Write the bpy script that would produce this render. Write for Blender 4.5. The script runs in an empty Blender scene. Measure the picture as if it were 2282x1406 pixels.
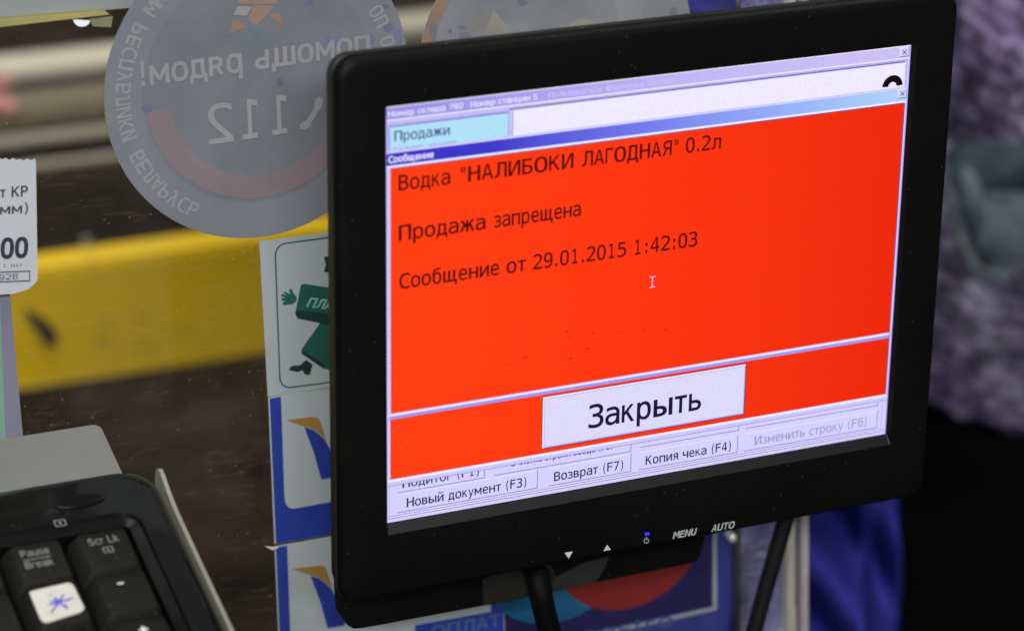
import bpy, bmesh, math, random
import numpy as np
from mathutils import Vector, Matrix
random.seed(7)
S = bpy.context.scene
COL = S.collection

# ---------------------------------------------------------------- camera
F = 6400.0                      # focal length in photo pixels
MM = np.array([[0.9120713751759613, -0.13825461924479537, 0.386020034249596],
               [-0.3879692737863048, -0.5956357657955427, 0.7033476218078786],
               [0.13268628106294364, -0.791267145003878, -0.5969008762391455]])   # columns: right, down, forward
CAM = np.array([0.0, 0.0, 0.68])
cd = bpy.data.cameras.new('camera')
cam = bpy.data.objects.new('camera', cd); COL.objects.link(cam)
cd.sensor_width = 36.0; cd.lens = F / 2282.0 * 36.0
cd.clip_start = 0.01; cd.clip_end = 50
cam.matrix_world = Matrix([[MM[0][0], -MM[0][1], -MM[0][2], CAM[0]],
                           [MM[1][0], -MM[1][1], -MM[1][2], CAM[1]],
                           [MM[2][0], -MM[2][1], -MM[2][2], CAM[2]], [0, 0, 0, 1]])
cd.dof.use_dof = True; cd.dof.focus_distance = 0.872
cd.dof.aperture_fstop = (cd.lens / 1000.0) / 0.0115
S.camera = cam

# ---------------------------------------------------------------- light
w = bpy.data.worlds.new('World'); S.world = w; w.use_nodes = True
bg = w.node_tree.nodes['Background']
bg.inputs[0].default_value = (0.80, 0.86, 1.0, 1); bg.inputs[1].default_value = 0.13
def area(name, loc, size, sizey, power, color, target):
    l = bpy.data.lights.new(name, 'AREA'); l.shape = 'RECTANGLE'; l.size = size; l.size_y = sizey
    l.energy = power; l.color = color
    o = bpy.data.objects.new(name, l); COL.objects.link(o); o.location = loc
    o.rotation_euler = (Vector(target) - Vector(loc)).to_track_quat('-Z', 'Y').to_euler()
area('ceiling_tube_light', (-0.3, 0.7, 2.3), 1.3, 0.12, 34, (1.0, 0.95, 0.84), (0.3, 0.9, 0))
area('ceiling_tube_light_far', (1.9, 1.7, 2.3), 1.3, 0.12, 30, (0.93, 0.95, 1.0), (0.7, 1.5, -0.3))
area('fill_light_behind', (-0.5, -0.9, 1.7), 1.3, 0.15, 58, (0.95, 0.97, 1.0), (0.3, 0.9, 0))  # unseen fill lamp behind the camera, added for more frontal light
S.view_settings.view_transform = 'Standard'; S.view_settings.look = 'None'
S.view_settings.exposure = 0.0; S.view_settings.gamma = 1.0

# ---------------------------------------------------------------- geometry of the place
SC = CAM + MM @ np.array([0.041786676748777576, -0.010226903355220073, 0.8583419087526721])   # screen centre
TILT = math.radians(17)
NV = np.array([0, -math.cos(TILT), math.sin(TILT)])     # out of the screen, towards the cashier
UX = np.array([1.0, 0, 0]); VY = np.array([0, math.sin(TILT), math.cos(TILT)])
GW = -0.076                                             # the glass stands 70 mm behind the screen, same lean
U = 0.171 / 1000                                        # one screen unit (the panel is 1000 x 750 units)
def ray(px, py): return MM @ np.array([(px - 1141) / F, (py - 703) / F, 1.0])
def onz(px, py, z):
    r = ray(px, py); return CAM + r * ((z - CAM[2]) / r[2])
def ony(px, py, y):
    r = ray(px, py); return CAM + r * ((y - CAM[1]) / r[1])
def onw(px, py, wd):
    r = ray(px, py); P0 = SC + NV * wd
    return CAM + r * (np.dot(P0 - CAM, NV) / np.dot(r, NV))
def atd(px, py, d): return CAM + ray(px, py) * d
def uv(px, py, wd):
    q = onw(px, py, wd) - SC; return np.dot(q, UX), np.dot(q, VY)
def W(u, v, wd): return SC + UX * u + VY * v + NV * wd
def scr(x, y, wd=0.0): return W((x - 500) * U, (375 - y) * U, wd)

# ---------------------------------------------------------------- materials
def lin(c):
    return tuple((x / 255 / 12.92 if x / 255 <= 0.04045 else ((x / 255 + 0.055) / 1.055) ** 2.4) for x in c)
MATS = {}
def mat(name, col, rough=0.5, var=0.12, vscale=60, bump=0.0, bscale=300, spec=0.5, metal=0.0, col2=None, coat=0.0, stretch=None):
    if name in MATS: return MATS[name]
    m = bpy.data.materials.new(name); m.use_nodes = True; MATS[name] = m
    nt = m.node_tree; b = nt.nodes['Principled BSDF']
    tc = nt.nodes.new('ShaderNodeTexCoord'); mp = nt.nodes.new('ShaderNodeMapping')
    nt.links.new(tc.outputs['Object'], mp.inputs[0])
    if stretch: mp.inputs['Scale'].default_value = stretch
    n = nt.nodes.new('ShaderNodeTexNoise'); n.inputs['Scale'].default_value = vscale; n.inputs['Detail'].default_value = 6
    n.inputs['Roughness'].default_value = 0.65
    nt.links.new(mp.outputs[0], n.inputs[0])
    r = nt.nodes.new('ShaderNodeValToRGB'); e = r.color_ramp.elements
    c = col
    c2 = col2 or tuple(min(1, x * (1 + var)) for x in c)
    c1 = tuple(x * (1 - var) for x in c)
    e[0].position = 0.32; e[0].color = (*c1, 1); e[1].position = 0.68; e[1].color = (*c2, 1)
    nt.links.new(n.outputs[0], r.inputs[0]); nt.links.new(r.outputs[0], b.inputs['Base Color'])
    b.inputs['Roughness'].default_value = rough; b.inputs['Specular IOR Level'].default_value = spec
    b.inputs['Metallic'].default_value = metal; b.inputs['Coat Weight'].default_value = coat
    if bump:
        n2 = nt.nodes.new('ShaderNodeTexNoise'); n2.inputs['Scale'].default_value = bscale; n2.inputs['Detail'].default_value = 4
        nt.links.new(mp.outputs[0], n2.inputs[0])
        bp = nt.nodes.new('ShaderNodeBump'); bp.inputs['Strength'].default_value = bump; bp.inputs['Distance'].default_value = 0.001
        nt.links.new(n2.outputs[0], bp.inputs['Height']); nt.links.new(bp.outputs[0], b.inputs['Normal'])
    return m
def emis(name, rgb, strength=1.0, grain=0.035):
    """lit LCD pixels: emission only, with the faint sparkle of the matt panel"""
    if name in MATS: return MATS[name]
    m = bpy.data.materials.new(name); m.use_nodes = True; MATS[name] = m
    nt = m.node_tree; nt.nodes.clear()
    o = nt.nodes.new('ShaderNodeOutputMaterial'); em = nt.nodes.new('ShaderNodeEmission')
    em.inputs[0].default_value = (*lin(rgb), 1)
    tc = nt.nodes.new('ShaderNodeTexCoord'); n = nt.nodes.new('ShaderNodeTexNoise')
    n.inputs['Scale'].default_value = 2600; n.inputs['Detail'].default_value = 1
    nt.links.new(tc.outputs['Object'], n.inputs[0])
    mr = nt.nodes.new('ShaderNodeMapRange'); mr.inputs[1].default_value = 0.3; mr.inputs[2].default_value = 0.7
    mr.inputs[3].default_value = strength * (1 - grain * 2); mr.inputs[4].default_value = strength * (1 + grain * 2)
    nt.links.new(n.outputs[0], mr.inputs[0]); nt.links.new(mr.outputs[0], em.inputs[1])
    nt.links.new(em.outputs[0], o.inputs[0])
    return m
def emis_ramp(name, stops, x0, x1):
    """title bar whose pixels run through a colour gradient along the bar"""
    m = emis(name, (255, 255, 255), 1.0, 0.02)
    nt = m.node_tree; em = [n for n in nt.nodes if n.type == 'EMISSION'][0]
    tc = [n for n in nt.nodes if n.type == 'TEX_COORD'][0]
    sx = nt.nodes.new('ShaderNodeSeparateXYZ'); mr = nt.nodes.new('ShaderNodeMapRange')
    mr.inputs[1].default_value = x0; mr.inputs[2].default_value = x1
    r = nt.nodes.new('ShaderNodeValToRGB'); cr = r.color_ramp
    while len(cr.elements) < len(stops): cr.elements.new(0.5)
    for el, (p, c) in zip(cr.elements, stops): el.position = p; el.color = (*lin(c), 1)
    nt.links.new(tc.outputs['Object'], sx.inputs[0]); nt.links.new(sx.outputs[0], mr.inputs[0])
    nt.links.new(mr.outputs[0], r.inputs[0]); nt.links.new(r.outputs[0], em.inputs[0])
    return m

# ---------------------------------------------------------------- mesh helpers
class MB:
    def __init__(s): s.v = []; s.f = []; s.mi = []; s.mats = []; s.smooth = []
    def m(s, mt):
        if mt not in s.mats: s.mats.append(mt)
        return s.mats.index(mt)
    def add(s, vs, fs, mt, smooth=False):
        o = len(s.v); i = s.m(mt); s.v += [tuple(map(float, p)) for p in vs]
        for f in fs: s.f.append(tuple(o + k for k in f)); s.mi.append(i); s.smooth.append(smooth)
    def poly(s, pts, mt): s.add(pts, [tuple(range(len(pts)))], mt)
    def prism(s, pts, ext, mt, smooth=False):
        n = len(pts); p2 = [np.array(p) + np.array(ext) for p in pts]
        fs = [tuple(range(n)), tuple(reversed(range(n, 2 * n)))]
        fs += [(i, i + n, (i + 1) % n + n, (i + 1) % n) for i in range(n)]
        s.add(list(pts) + p2, fs, mt, smooth)
    def box(s, lo, hi, mt):
        x0, y0, z0 = lo; x1, y1, z1 = hi
        s.prism([(x0, y0, z0), (x0, y1, z0), (x1, y1, z0), (x1, y0, z0)], (0, 0, z1 - z0), mt)
    def tube(s, pts, rad, mt, n=12):
        P = [np.array(p, float) for p in pts]; rings = []
        rr = rad if hasattr(rad, '__len__') else [rad] * len(P)
        up = np.array([0.13, 0.2, 1.0])
        for i, p in enumerate(P):
            t = P[min(i + 1, len(P) - 1)] - P[max(i - 1, 0)]; t = t / np.linalg.norm(t)
            if abs(np.dot(up / np.linalg.norm(up), t)) > 0.9: up = np.array([1.0, 0.1, 0.2])
            a = np.cross(t, up); a /= np.linalg.norm(a); b = np.cross(t, a)
            rings += [p + rr[i] * (math.cos(2 * math.pi * k / n) * a + math.sin(2 * math.pi * k / n) * b) for k in range(n)]
        fs = []
        for i in range(len(P) - 1):
            for k in range(n):
                fs.append((i * n + k, i * n + (k + 1) % n, (i + 1) * n + (k + 1) % n, (i + 1) * n + k))
        fs.append(tuple(reversed(range(n)))); fs.append(tuple(range((len(P) - 1) * n, len(P) * n)))
        s.add(rings, fs, mt, True)
    def loft(s, loops, mt, cap0=False, cap1=False, smooth=False):
        n = len(loops[0]); vs = [p for l in loops for p in l]; fs = []
        for i in range(len(loops) - 1):
            for k in range(n): fs.append((i * n + k, i * n + (k + 1) % n, (i + 1) * n + (k + 1) % n, (i + 1) * n + k))
        if cap0: fs.append(tuple(reversed(range(n))))
        if cap1: fs.append(tuple(range((len(loops) - 1) * n, len(loops) * n)))
        s.add(vs, fs, mt, smooth)
    def build(s, name, parent=None, origin=None, fix=True):
        me = bpy.data.meshes.new(name)
        if parent is not None and origin is None: org = Vector(parent['_o'])
        elif origin is not None: org = Vector(origin)
        else:
            a = np.array(s.v); org = Vector(((a[:, 0].min() + a[:, 0].max()) / 2, (a[:, 1].min() + a[:, 1].max()) / 2, a[:, 2].min()))
        me.from_pydata([tuple(Vector(p) - org) for p in s.v], [], s.f)
        for mt in s.mats: me.materials.append(mt)
        me.polygons.foreach_set('material_index', s.mi); me.polygons.foreach_set('use_smooth', s.smooth)
        if fix:
            bm = bmesh.new(); bm.from_mesh(me); bmesh.ops.recalc_face_normals(bm, faces=bm.faces); bm.to_mesh(me); bm.free()
        me.update()
        o = bpy.data.objects.new(name, me); COL.objects.link(o)
        if parent is not None:
            o.parent = parent; o.location = org - Vector(parent['_o'])
        else: o.location = org
        o['_o'] = tuple(org)
        return o
def empty(name, loc):
    o = bpy.data.objects.new(name, None); COL.objects.link(o); o.location = tuple(map(float, loc)); o['_o'] = tuple(map(float, loc))
    o.empty_display_size = 0.02
    return o
def tag(o, label=None, cat=None, group=None, kind=None):
    if label: o['label'] = label
    if cat: o['category'] = cat
    if group: o['group'] = group
    if kind: o['kind'] = kind
    return o

TXT = {}
FONT = [None]
try:
    import os
    FONT[0] = bpy.data.fonts.load(os.path.join(bpy.utils.system_resource('DATAFILES'), 'fonts', 'DejaVuSansMono.woff2'))   # ships with Blender
except Exception: pass
from mathutils.geometry import tessellate_polygon
def area2(p): return 0.5 * sum(p[i][0] * p[(i + 1) % len(p)][1] - p[(i + 1) % len(p)][0] * p[i][1] for i in range(len(p)))
def inside(pt, poly):
    x, y = pt; c = False; n = len(poly)
    for i in range(n):
        x1, y1 = poly[i]; x2, y2 = poly[(i + 1) % n]
        if (y1 > y) != (y2 > y) and x < (x2 - x1) * (y - y1) / (y2 - y1) + x1: c = not c
    return c
def contours(s, bold, shear):
    c = bpy.data.curves.new('t', 'FONT'); c.body = s; c.offset = bold; c.shear = shear
    if FONT[0]: c.font = FONT[0]
    o = bpy.data.objects.new('t', c); COL.objects.link(o); bpy.context.view_layer.update()
    cu = o.to_curve(bpy.context.evaluated_depsgraph_get(), apply_modifiers=False)
    out = []
    for sp in cu.splines:
        bp_ = sp.bezier_points; n = len(bp_); pts = []
        if n < 2: continue
        for i in range(n):
            A, B = bp_[i], bp_[(i + 1) % n]; p0, p1, p2, p3 = A.co, A.handle_right, B.handle_left, B.co
            straight = ((p1 - p0).cross(p3 - p0)).length < 1e-5 and ((p2 - p0).cross(p3 - p0)).length < 1e-5
            for k in range(1 if straight else 5):
                t = k / 5; q = p0 * (1 - t) ** 3 + 3 * p1 * t * (1 - t) ** 2 + 3 * p2 * t * t * (1 - t) + p3 * t ** 3
                pts.append((q.x, q.y))
        out.append(pts)
    o.to_curve_clear(); bpy.data.objects.remove(o); bpy.data.curves.remove(c)
    return out
ADV = dict(zip("АБВГДЖЗИКЛМНОПРСТУФЦЧШЩЫЬЭЮЯЙЕ", (.6, .6, .59, .5, .68, .86, .55, .67, .62, .66, .77, .67, .71, .67, .56, .6, .58, .58, .75, .69, .63, .9, .91, .78, .56, .61, .95, .61, .67, .56)))
ADV.update(zip("абвгдежзийклмнопрстуфхцчшщъыьэюя", (.525, .55, .53, .42, .56, .53, .74, .46, .57, .57, .5, .56, .65, .57, .545, .57, .55, .46, .46, .5, .72, .5, .58, .54, .8, .81, .58, .72, .5, .46, .78, .52)))
ADV.update({' ': .31, '.': .30, ':': .35, '"': .40, '(': .38, ')': .38, '!': .33, '/': .42, '1': .546})
ADV.update(zip("FMENUATOPSLIBSHcrkauseblmtBPW", (.53, .77, .56, .67, .66, .6, .58, .71, .56, .56, .5, .37, .59, .56, .67, .46, .36, .5, .525, .56, .45, .53, .55, .24, .84, .36, .59, .56, .9)))
ADV.update({'o': .545, 'e': .53, 's': .45, 'a': .525})
def one_glyph(ch, bold, shear):
    key = (ch, bold, shear)
    if key not in TXT:
        src = 'О' if ch == '0' else ch
        cs = contours(src, 0.0, 0.0); vs = []; fs = []
        if not cs: TXT[key] = ([], [], ADV.get(ch, .3)); return TXT[key]
        x0 = min(x for p in cs for x, y in p); x1 = max(x for p in cs for x, y in p)
        adv = ADV.get(ch, 0.546); sb = 0.038 if ch.upper() in 'ОСЗЭУАХТЖЛДЧ0' else 0.052
        if ch in '.:"!()1/': sc = 1.0 if ch != '1' else 0.92; ox = (adv - (x1 - x0) * sc) / 2
        else: sc = (adv - 2 * sb) / (x1 - x0); ox = sb
        if ch == '0': sc = (adv - 0.09) / (x1 - x0); ox = 0.045
        cs = [[((x - x0) * sc + ox, y) for x, y in p] for p in cs]
        big = max(cs, key=lambda p: abs(area2(p))); sg = 1 if area2(big) > 0 else -1
        outs = []
        for p in cs:
            n = len(p); q = []
            for i in range(n):
                a, b, c = p[i - 1], p[i], p[(i + 1) % n]
                d1 = Vector((b[0] - a[0], b[1] - a[1])); d2 = Vector((c[0] - b[0], c[1] - b[1]))
                if not bold or d1.length < 1e-7 or d2.length < 1e-7: q.append(b); continue
                d1.normalize(); d2.normalize(); m = Vector((d1.y, -d1.x)) + Vector((d2.y, -d2.x))
                if m.length < 0.3: q.append(b); continue
                L_ = min(2 / m.length ** 2 * m.length, 1.5) * bold * sg; m.normalize(); q.append((b[0] + m.x * L_, b[1] + m.y * L_))
            outs.append([(x + shear * y, y) for x, y in q])
        outer = [p for p in outs if area2(p) * sg > 0]; holes = [p for p in outs if area2(p) * sg <= 0]
        for p in outer:
            polys = [[Vector((x, y, 0)) for x, y in q] for q in [p] + [h for h in holes if inside(h[0], p)]]
            flat = [(v.x, v.y) for q in polys for v in q]; o = len(vs); vs += flat
            fs += [tuple(o + i for i in t) for t in tessellate_polygon(polys)]
        TXT[key] = (vs, fs, adv)
    return TXT[key]
def glyphs(s, bold=0.0, shear=0.0):
    """flat letters, proportionally spaced"""
    vs = []; fs = []; x = 0.0
    for ch in s:
        v, f, adv = one_glyph(ch, bold, shear); o = len(vs)
        vs += [(a + x, b) for a, b in v]; fs += [tuple(o + i for i in t) for t in f]; x += adv
    return vs, fs
CAPH = None
def text3(mb, s, p0, p1, up, h, mt, bold=0.0, shear=0.0, clip=None):
    """lettering from p0 to p1 (baseline ends); h = height of a capital; up = unit vector; clip(x,y) optional"""
    global CAPH
    if CAPH is None: CAPH = max(y for x, y in glyphs('Н')[0])
    vs, fs = glyphs(s, bold, shear)
    x0 = min(v[0] for v in vs); x1 = max(v[0] for v in vs)
    p0 = np.array(p0); p1 = np.array(p1); up = np.array(up); d = (p1 - p0) / (x1 - x0); k = h / CAPH
    if clip is None:
        mb.add([p0 + d * (x - x0) + up * (y * k) for x, y in vs], fs, mt); return
    # cut the tops (letters half hidden under a window): clip polygons to y <= c
    bm = bmesh.new(); bv = [bm.verts.new((x, y, 0)) for x, y in vs]
    for f in fs:
        try: bm.faces.new([bv[i] for i in f])
        except ValueError: pass
    bmesh.ops.bisect_plane(bm, geom=bm.verts[:] + bm.edges[:] + bm.faces[:], plane_co=(0, clip * CAPH, 0), plane_no=(0, 1, 0), clear_outer=True)
    bm.verts.index_update()
    mb.add([p0 + d * (v.co.x - x0) + up * (v.co.y * k) for v in bm.verts], [tuple(v.index for v in f.verts) for f in bm.faces], mt); bm.free()
def rrect(x0, y0, x1, y1, r, n=6):
    pts = []
    for cx, cy, a0 in ((x1 - r, y1 - r, 0), (x0 + r, y1 - r, 90), (x0 + r, y0 + r, 180), (x1 - r, y0 + r, 270)):
        for k in range(n + 1):
            a = math.radians(a0 + 90 * k / n); pts.append((cx + r * math.cos(a), cy + r * math.sin(a)))
    return pts
def arc(cx, cy, r, a0, a1, n=48):
    return [(cx + r * math.cos(math.radians(a0 + (a1 - a0) * k / n)), cy + r * math.sin(math.radians(a0 + (a1 - a0) * k / n))) for k in range(n + 1)]

# ================================================================= SETTING
m_floor = mat('floor_brown', (0.0208, 0.01365, 0.00845), 0.6, 0.45, 9, 0.2, 40)
mb = MB(); mb.box((-6, -3, -1.04), (8, 9, -1.0), m_floor); tag(mb.build('floor'), kind='structure')
m_counter = mat('counter_dark_laminate', (0.030, 0.021, 0.014), 0.35, 0.35, 40, 0.1, 200)
mb = MB(); mb.box((-0.25, 0.15, -0.03), (0.47, 0.60, 0.0), m_counter); tag(mb.build('cash_desk_top'), 'dark brown cash desk top carrying the monitor and keyboard shelf', 'desk')
m_shelf = mat('lower_table_brown', (0.018, 0.0105, 0.0052), 0.8, 0.9, 22, 0.4, 60, spec=0.08, stretch=(0.4, 1, 1))
YB = onz(300, 832, -0.35)[1]
mb = MB(); mb.box((-0.6, 0.66, -0.38), (0.62, YB + 0.9, -0.35), m_shelf)
tag(mb.build('packing_table'), 'low dark brown packing table seen through the dusty glass', 'table')

# yellow bumper board
m_yel = mat('yellow_paint', (0.96382, 0.6015, 0.001), 0.6, 0.05, 25, 0.15, 120, stretch=(0.5, 1, 2))
ztop = ony(400, 548, YB)[2]; x0, x1 = -0.5, 0.62
bt = empty('bumper_board', (0.2, YB, -0.35))
tag(bt, 'yellow painted bumper board along the far side of the packing table', 'board')
mb = MB()
prof = [(YB, -0.349), (YB, ztop - 0.008), (YB + 0.001, ztop - 0.003), (YB + 0.004, ztop), (YB + 0.011, ztop - 0.001), (YB + 0.012, -0.349)]
mb.prism([(x0, y, z) for y, z in prof], (x1 - x0, 0, 0), m_yel); mb.build('board', bt)
m_scuff = mat('black_rubber_scuff', (0.016, 0.015, 0.012), 0.8, 0.5, 200)
mb = MB()
pts = [(50, 688), (66, 692), (90, 704), (112, 722), (126, 742), (122, 758), (108, 768), (92, 756), (84, 738), (66, 716)]
mb.prism([ony(x, y, YB - 0.0015) for x, y in pts], (0, -0.003, 0), m_scuff); mb.build('rubber_mark', bt)
mb = MB(); mb.prism([ony(192 + 11 * math.cos(a), 538 + 11 * math.sin(a), YB - 0.0015) for a in np.linspace(0, 6.28, 17)[:-1]], (0, -0.002, 0), mat('pale_glint_dot', (0.45, 0.4, 0.25), 0.5)); mb.build('pale_glint_dot', bt)  # pale disc painted as an out-of-focus glint
m_worn = mat('worn_yellow', (0.36, 0.25, 0.02), 0.6, 0.2, 90)
mb = MB()
for k in range(16):
    a, b = random.uniform(200, 520), random.uniform(690, 790); L = random.uniform(8, 40)
    if b > 850 - 0.15 * a - 20: continue
    mb.prism([ony(a, b, YB - 0.001), ony(a + L, b - 0.15 * L - 1, YB - 0.001), ony(a + L * 0.9, b - 0.15 * L + random.uniform(1, 5), YB - 0.001), ony(a, b + 3, YB - 0.001)], (0, -0.0008, 0), m_worn)
mb.build('scratches', bt)['kind'] = 'stuff'

# steel rails
m_rail = mat('dull_steel', (0.72, 0.66, 0.50), 0.5, 0.10, 30, metal=0.15, stretch=(0.2, 1, 1))
m_rail2 = mat('tarnished_steel', (0.34, 0.29, 0.21), 0.5, 0.15, 30, metal=0.15, stretch=(0.2, 1, 1))
m_bronze = mat('dull_bronze_rail', (0.192, 0.152, 0.092), 0.5, 0.15, 30, metal=0.1, stretch=(0.2, 1, 1))
def rail(y, pxy, r, m, label, flat=1.0):
    c = ony(100, pxy, y)
    mb = MB(); n = 20
    loops = [[(x, y + r * math.cos(2 * math.pi * k / n), c[2] + flat * r * math.sin(2 * math.pi * k / n)) for k in range(n)] for x in (-0.5, 0.95)]
    mb.loft(loops, m, True, True, True)
    tag(mb.build('steel_rail'), label, 'rail', 'steel rails behind the glass')
px2m = lambda y: (y / (MM[1][2])) / F
rail(YB + 0.10, 368, 10 * px2m(YB + .1), m_rail2, 'thin steel rail just above the yellow board, lowest of the rails')
rail(YB + 0.16, 308, 13 * px2m(YB + .16), m_rail2, 'narrow rounded steel rail second from the bottom behind the glass')
rail(YB + 0.22, 242, 42 * px2m(YB + .22), m_bronze, 'broad dull brown rail between two brighter rails behind the glass')
rail(YB + 0.28, 146, 28 * px2m(YB + .28), m_rail, 'thick bright steel rail, uppermost of the rails by the round sticker')

# reflection at the top left of the glass, built as a pale slab
m_lg = mat('pale_grey_plastic', (0.315, 0.33, 0.3375), 0.5, 0.05, 30)
m_trim = mat('yellow_trim', (0.4125, 0.352, 0.13), 0.5, 0.15, 40)
WS = -0.082
sh = empty('reflection_slab', onw(150, 0, WS)); tag(sh, 'pale grey slab with thin yellow edge, modelled reflection at the top left of the glass', 'shelf')
mb = MB(); mb.prism([onw(-300, 68, WS), onw(0, 41, WS), onw(270, 20, WS), onw(520, 2, WS), onw(600, -120, WS), onw(-300, -120, WS)], -NV * 0.01, m_lg); mb.build('slab_board', sh)
mb = MB(); mb.prism([onw(-300, 66, WS + .002), onw(0, 42, WS + .002), onw(232, 24, WS + .002), onw(245, 33, WS + .002), onw(0, 61, WS + .002), onw(-300, 92, WS + .002)], -NV * 0.006, m_trim); mb.build('edge_trim', sh)
mb = MB(); mb.prism([onw(162, 44, WS + .004)] + [onw(181 + 18 * math.cos(a), 45 + 14 * math.sin(a), WS + .004) for a in np.linspace(3.1, 0.05, 10)], NV * 0.0008, mat('white_dot', (0.85, 0.85, 0.85), 0.5)); mb.build('white_reflection_dot', sh)
mb = MB(); mb.prism([onw(198, 42, WS + .001), onw(250, 36, WS + .001), onw(246, 60, WS + .001), onw(205, 58, WS + .001)], NV * 0.0008, mat('cream_patch', (0.252, 0.228, 0.132), 0.6)); mb.build('cream_tab', sh)

# ================================================================= GLASS
def glass_mat(name, haze, tint, amount):
    m = bpy.data.materials.new(name); m.use_nodes = True; nt = m.node_tree; nt.nodes.clear()
    N = nt.nodes.new; L = nt.links.new
    out = N('ShaderNodeOutputMaterial'); tr = N('ShaderNodeBsdfTransparent'); tr.inputs[0].default_value = (*tint, 1)
    gl = N('ShaderNodeBsdfGlossy'); gl.inputs['Roughness'].default_value = 0.04
    df = N('ShaderNodeBsdfDiffuse'); df.inputs[0].default_value = (*haze, 1)
    fr = N('ShaderNodeFresnel'); fr.inputs[0].default_value = 1.45
    m1 = N('ShaderNodeMixShader'); L(fr.outputs[0], m1.inputs[0]); L(tr.outputs[0], m1.inputs[1]); L(gl.outputs[0], m1.inputs[2])
    tc = N('ShaderNodeTexCoord')
    a = N('ShaderNodeTexNoise'); a.inputs['Scale'].default_value = 26; a.inputs['Detail'].default_value = 9; a.inputs['Roughness'].default_value = 0.72
    mp = N('ShaderNodeMapping'); mp.inputs['Scale'].default_value = (0.8, 1.0, 1.6); L(tc.outputs['Object'], mp.inputs[0]); L(mp.outputs[0], a.inputs[0])
    ra = N('ShaderNodeMapRange'); ra.inputs[1].default_value = 0.42; ra.inputs[2].default_value = 0.78; ra.inputs[3].default_value = amount * 0.35; ra.inputs[4].default_value = amount * 3.4
    L(a.outputs[0], ra.inputs[0])
    v = N('ShaderNodeTexVoronoi'); v.inputs['Scale'].default_value = 190; v.inputs['Randomness'].default_value = 1.0; L(tc.outputs['Object'], v.inputs[0])
    rv = N('ShaderNodeMapRange'); rv.inputs[1].default_value = 0.05; rv.inputs[2].default_value = 0.11; rv.inputs[3].default_value = 0.30; rv.inputs[4].default_value = 0.0
    L(v.outputs['Distance'], rv.inputs[0])
    sp = N('ShaderNodeSeparateColor'); L(v.outputs['Color'], sp.inputs[0])
    gt = N('ShaderNodeMath'); gt.operation = 'GREATER_THAN'; gt.inputs[1].default_value = 0.95; L(sp.outputs[0], gt.inputs[0])
    mu = N('ShaderNodeMath'); mu.operation = 'MULTIPLY'; L(rv.outputs[0], mu.inputs[0]); L(gt.outputs[0], mu.inputs[1])
    ad = N('ShaderNodeMath'); ad.operation = 'ADD'; ad.use_clamp = True; L(ra.outputs[0], ad.inputs[0]); L(mu.outputs[0], ad.inputs[1])
    v2 = N('ShaderNodeTexVoronoi'); v2.inputs['Scale'].default_value = 430; L(tc.outputs['Object'], v2.inputs[0])
    rv2 = N('ShaderNodeMapRange'); rv2.inputs[1].default_value = 0.08; rv2.inputs[2].default_value = 0.20; rv2.inputs[3].default_value = 0.16; rv2.inputs[4].default_value = 0.0
    L(v2.outputs['Distance'], rv2.inputs[0]); sp2 = N('ShaderNodeSeparateColor'); L(v2.outputs['Color'], sp2.inputs[0])
    g2 = N('ShaderNodeMath'); g2.operation = 'GREATER_THAN'; g2.inputs[1].default_value = 0.90; L(sp2.outputs[1], g2.inputs[0])
    mu2 = N('ShaderNodeMath'); mu2.operation = 'MULTIPLY'; L(rv2.outputs[0], mu2.inputs[0]); L(g2.outputs[0], mu2.inputs[1])
    # dried wipe marks
    mp3 = N('ShaderNodeMapping'); mp3.inputs['Scale'].default_value = (0.35, 1.0, 1.9); mp3.inputs['Rotation'].default_value = (0, 0.25, 0); L(tc.outputs['Object'], mp3.inputs[0])
    a3 = N('ShaderNodeTexNoise'); a3.inputs['Scale'].default_value = 120; a3.inputs['Detail'].default_value = 8; a3.inputs['Roughness'].default_value = 0.8; a3.inputs['Distortion'].default_value = 1.5; L(mp3.outputs[0], a3.inputs[0])
    r3 = N('ShaderNodeMapRange'); r3.inputs[1].default_value = 0.56; r3.inputs[2].default_value = 0.76; r3.inputs[3].default_value = 0.0; r3.inputs[4].default_value = amount * 9; L(a3.outputs[0], r3.inputs[0])
    ad2 = N('ShaderNodeMath'); ad2.operation = 'ADD'; L(mu2.outputs[0], ad2.inputs[0]); L(r3.outputs[0], ad2.inputs[1])
    ad3 = N('ShaderNodeMath'); ad3.operation = 'ADD'; ad3.use_clamp = True; L(ad.outputs[0], ad3.inputs[0]); L(ad2.outputs[0], ad3.inputs[1]); ad = ad3
    m2 = N('ShaderNodeMixShader'); L(ad.outputs[0], m2.inputs[0]); L(m1.outputs[0], m2.inputs[1]); L(df.outputs[0], m2.inputs[2])
    L(m2.outputs[0], out.inputs[0])
    return m
m_glass = glass_mat('dusty_acrylic', (0.42, 0.33, 0.21), (0.97, 0.98, 0.97), 0.013)
m_film = glass_mat('milky_edge_acrylic', (0.36, 0.35, 0.50), (0.85, 0.85, 0.95), 0.20)
gx0 = uv(-500, 700, GW)[0]; zt = uv(700, -300, GW)[1]
gp = empty('glass_partition', W(0, -0.19, GW)); tag(gp, 'clear dusty acrylic partition leaning behind the monitor, covered in stickers', 'glass screen')
mb = MB()
tl = W(gx0, zt, GW - 0.004); bl = W(gx0, -0.2, GW - 0.004)
q = [bl, onw(1640, 1700, GW - .004), onw(1640, 1406, GW - .004), onw(1640, 0, GW - .004), onw(1640, -300, GW - .004), tl]
mb.prism(q, NV * 0.003, m_glass); mb.build('pane', gp)
def vstrip(xa, xb, wd, th, m, name, parent, xa2=None, xb2=None, ya=-300, yb=1700):
    xa2 = xa if xa2 is None else xa2; xb2 = xb if xb2 is None else xb2
    mb = MB(); mb.prism([onw(xa, ya, wd), onw(xa2, yb, wd), onw(xb2, yb, wd), onw(xb, ya, wd)], NV * th, m); return mb.build(name, parent)
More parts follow.
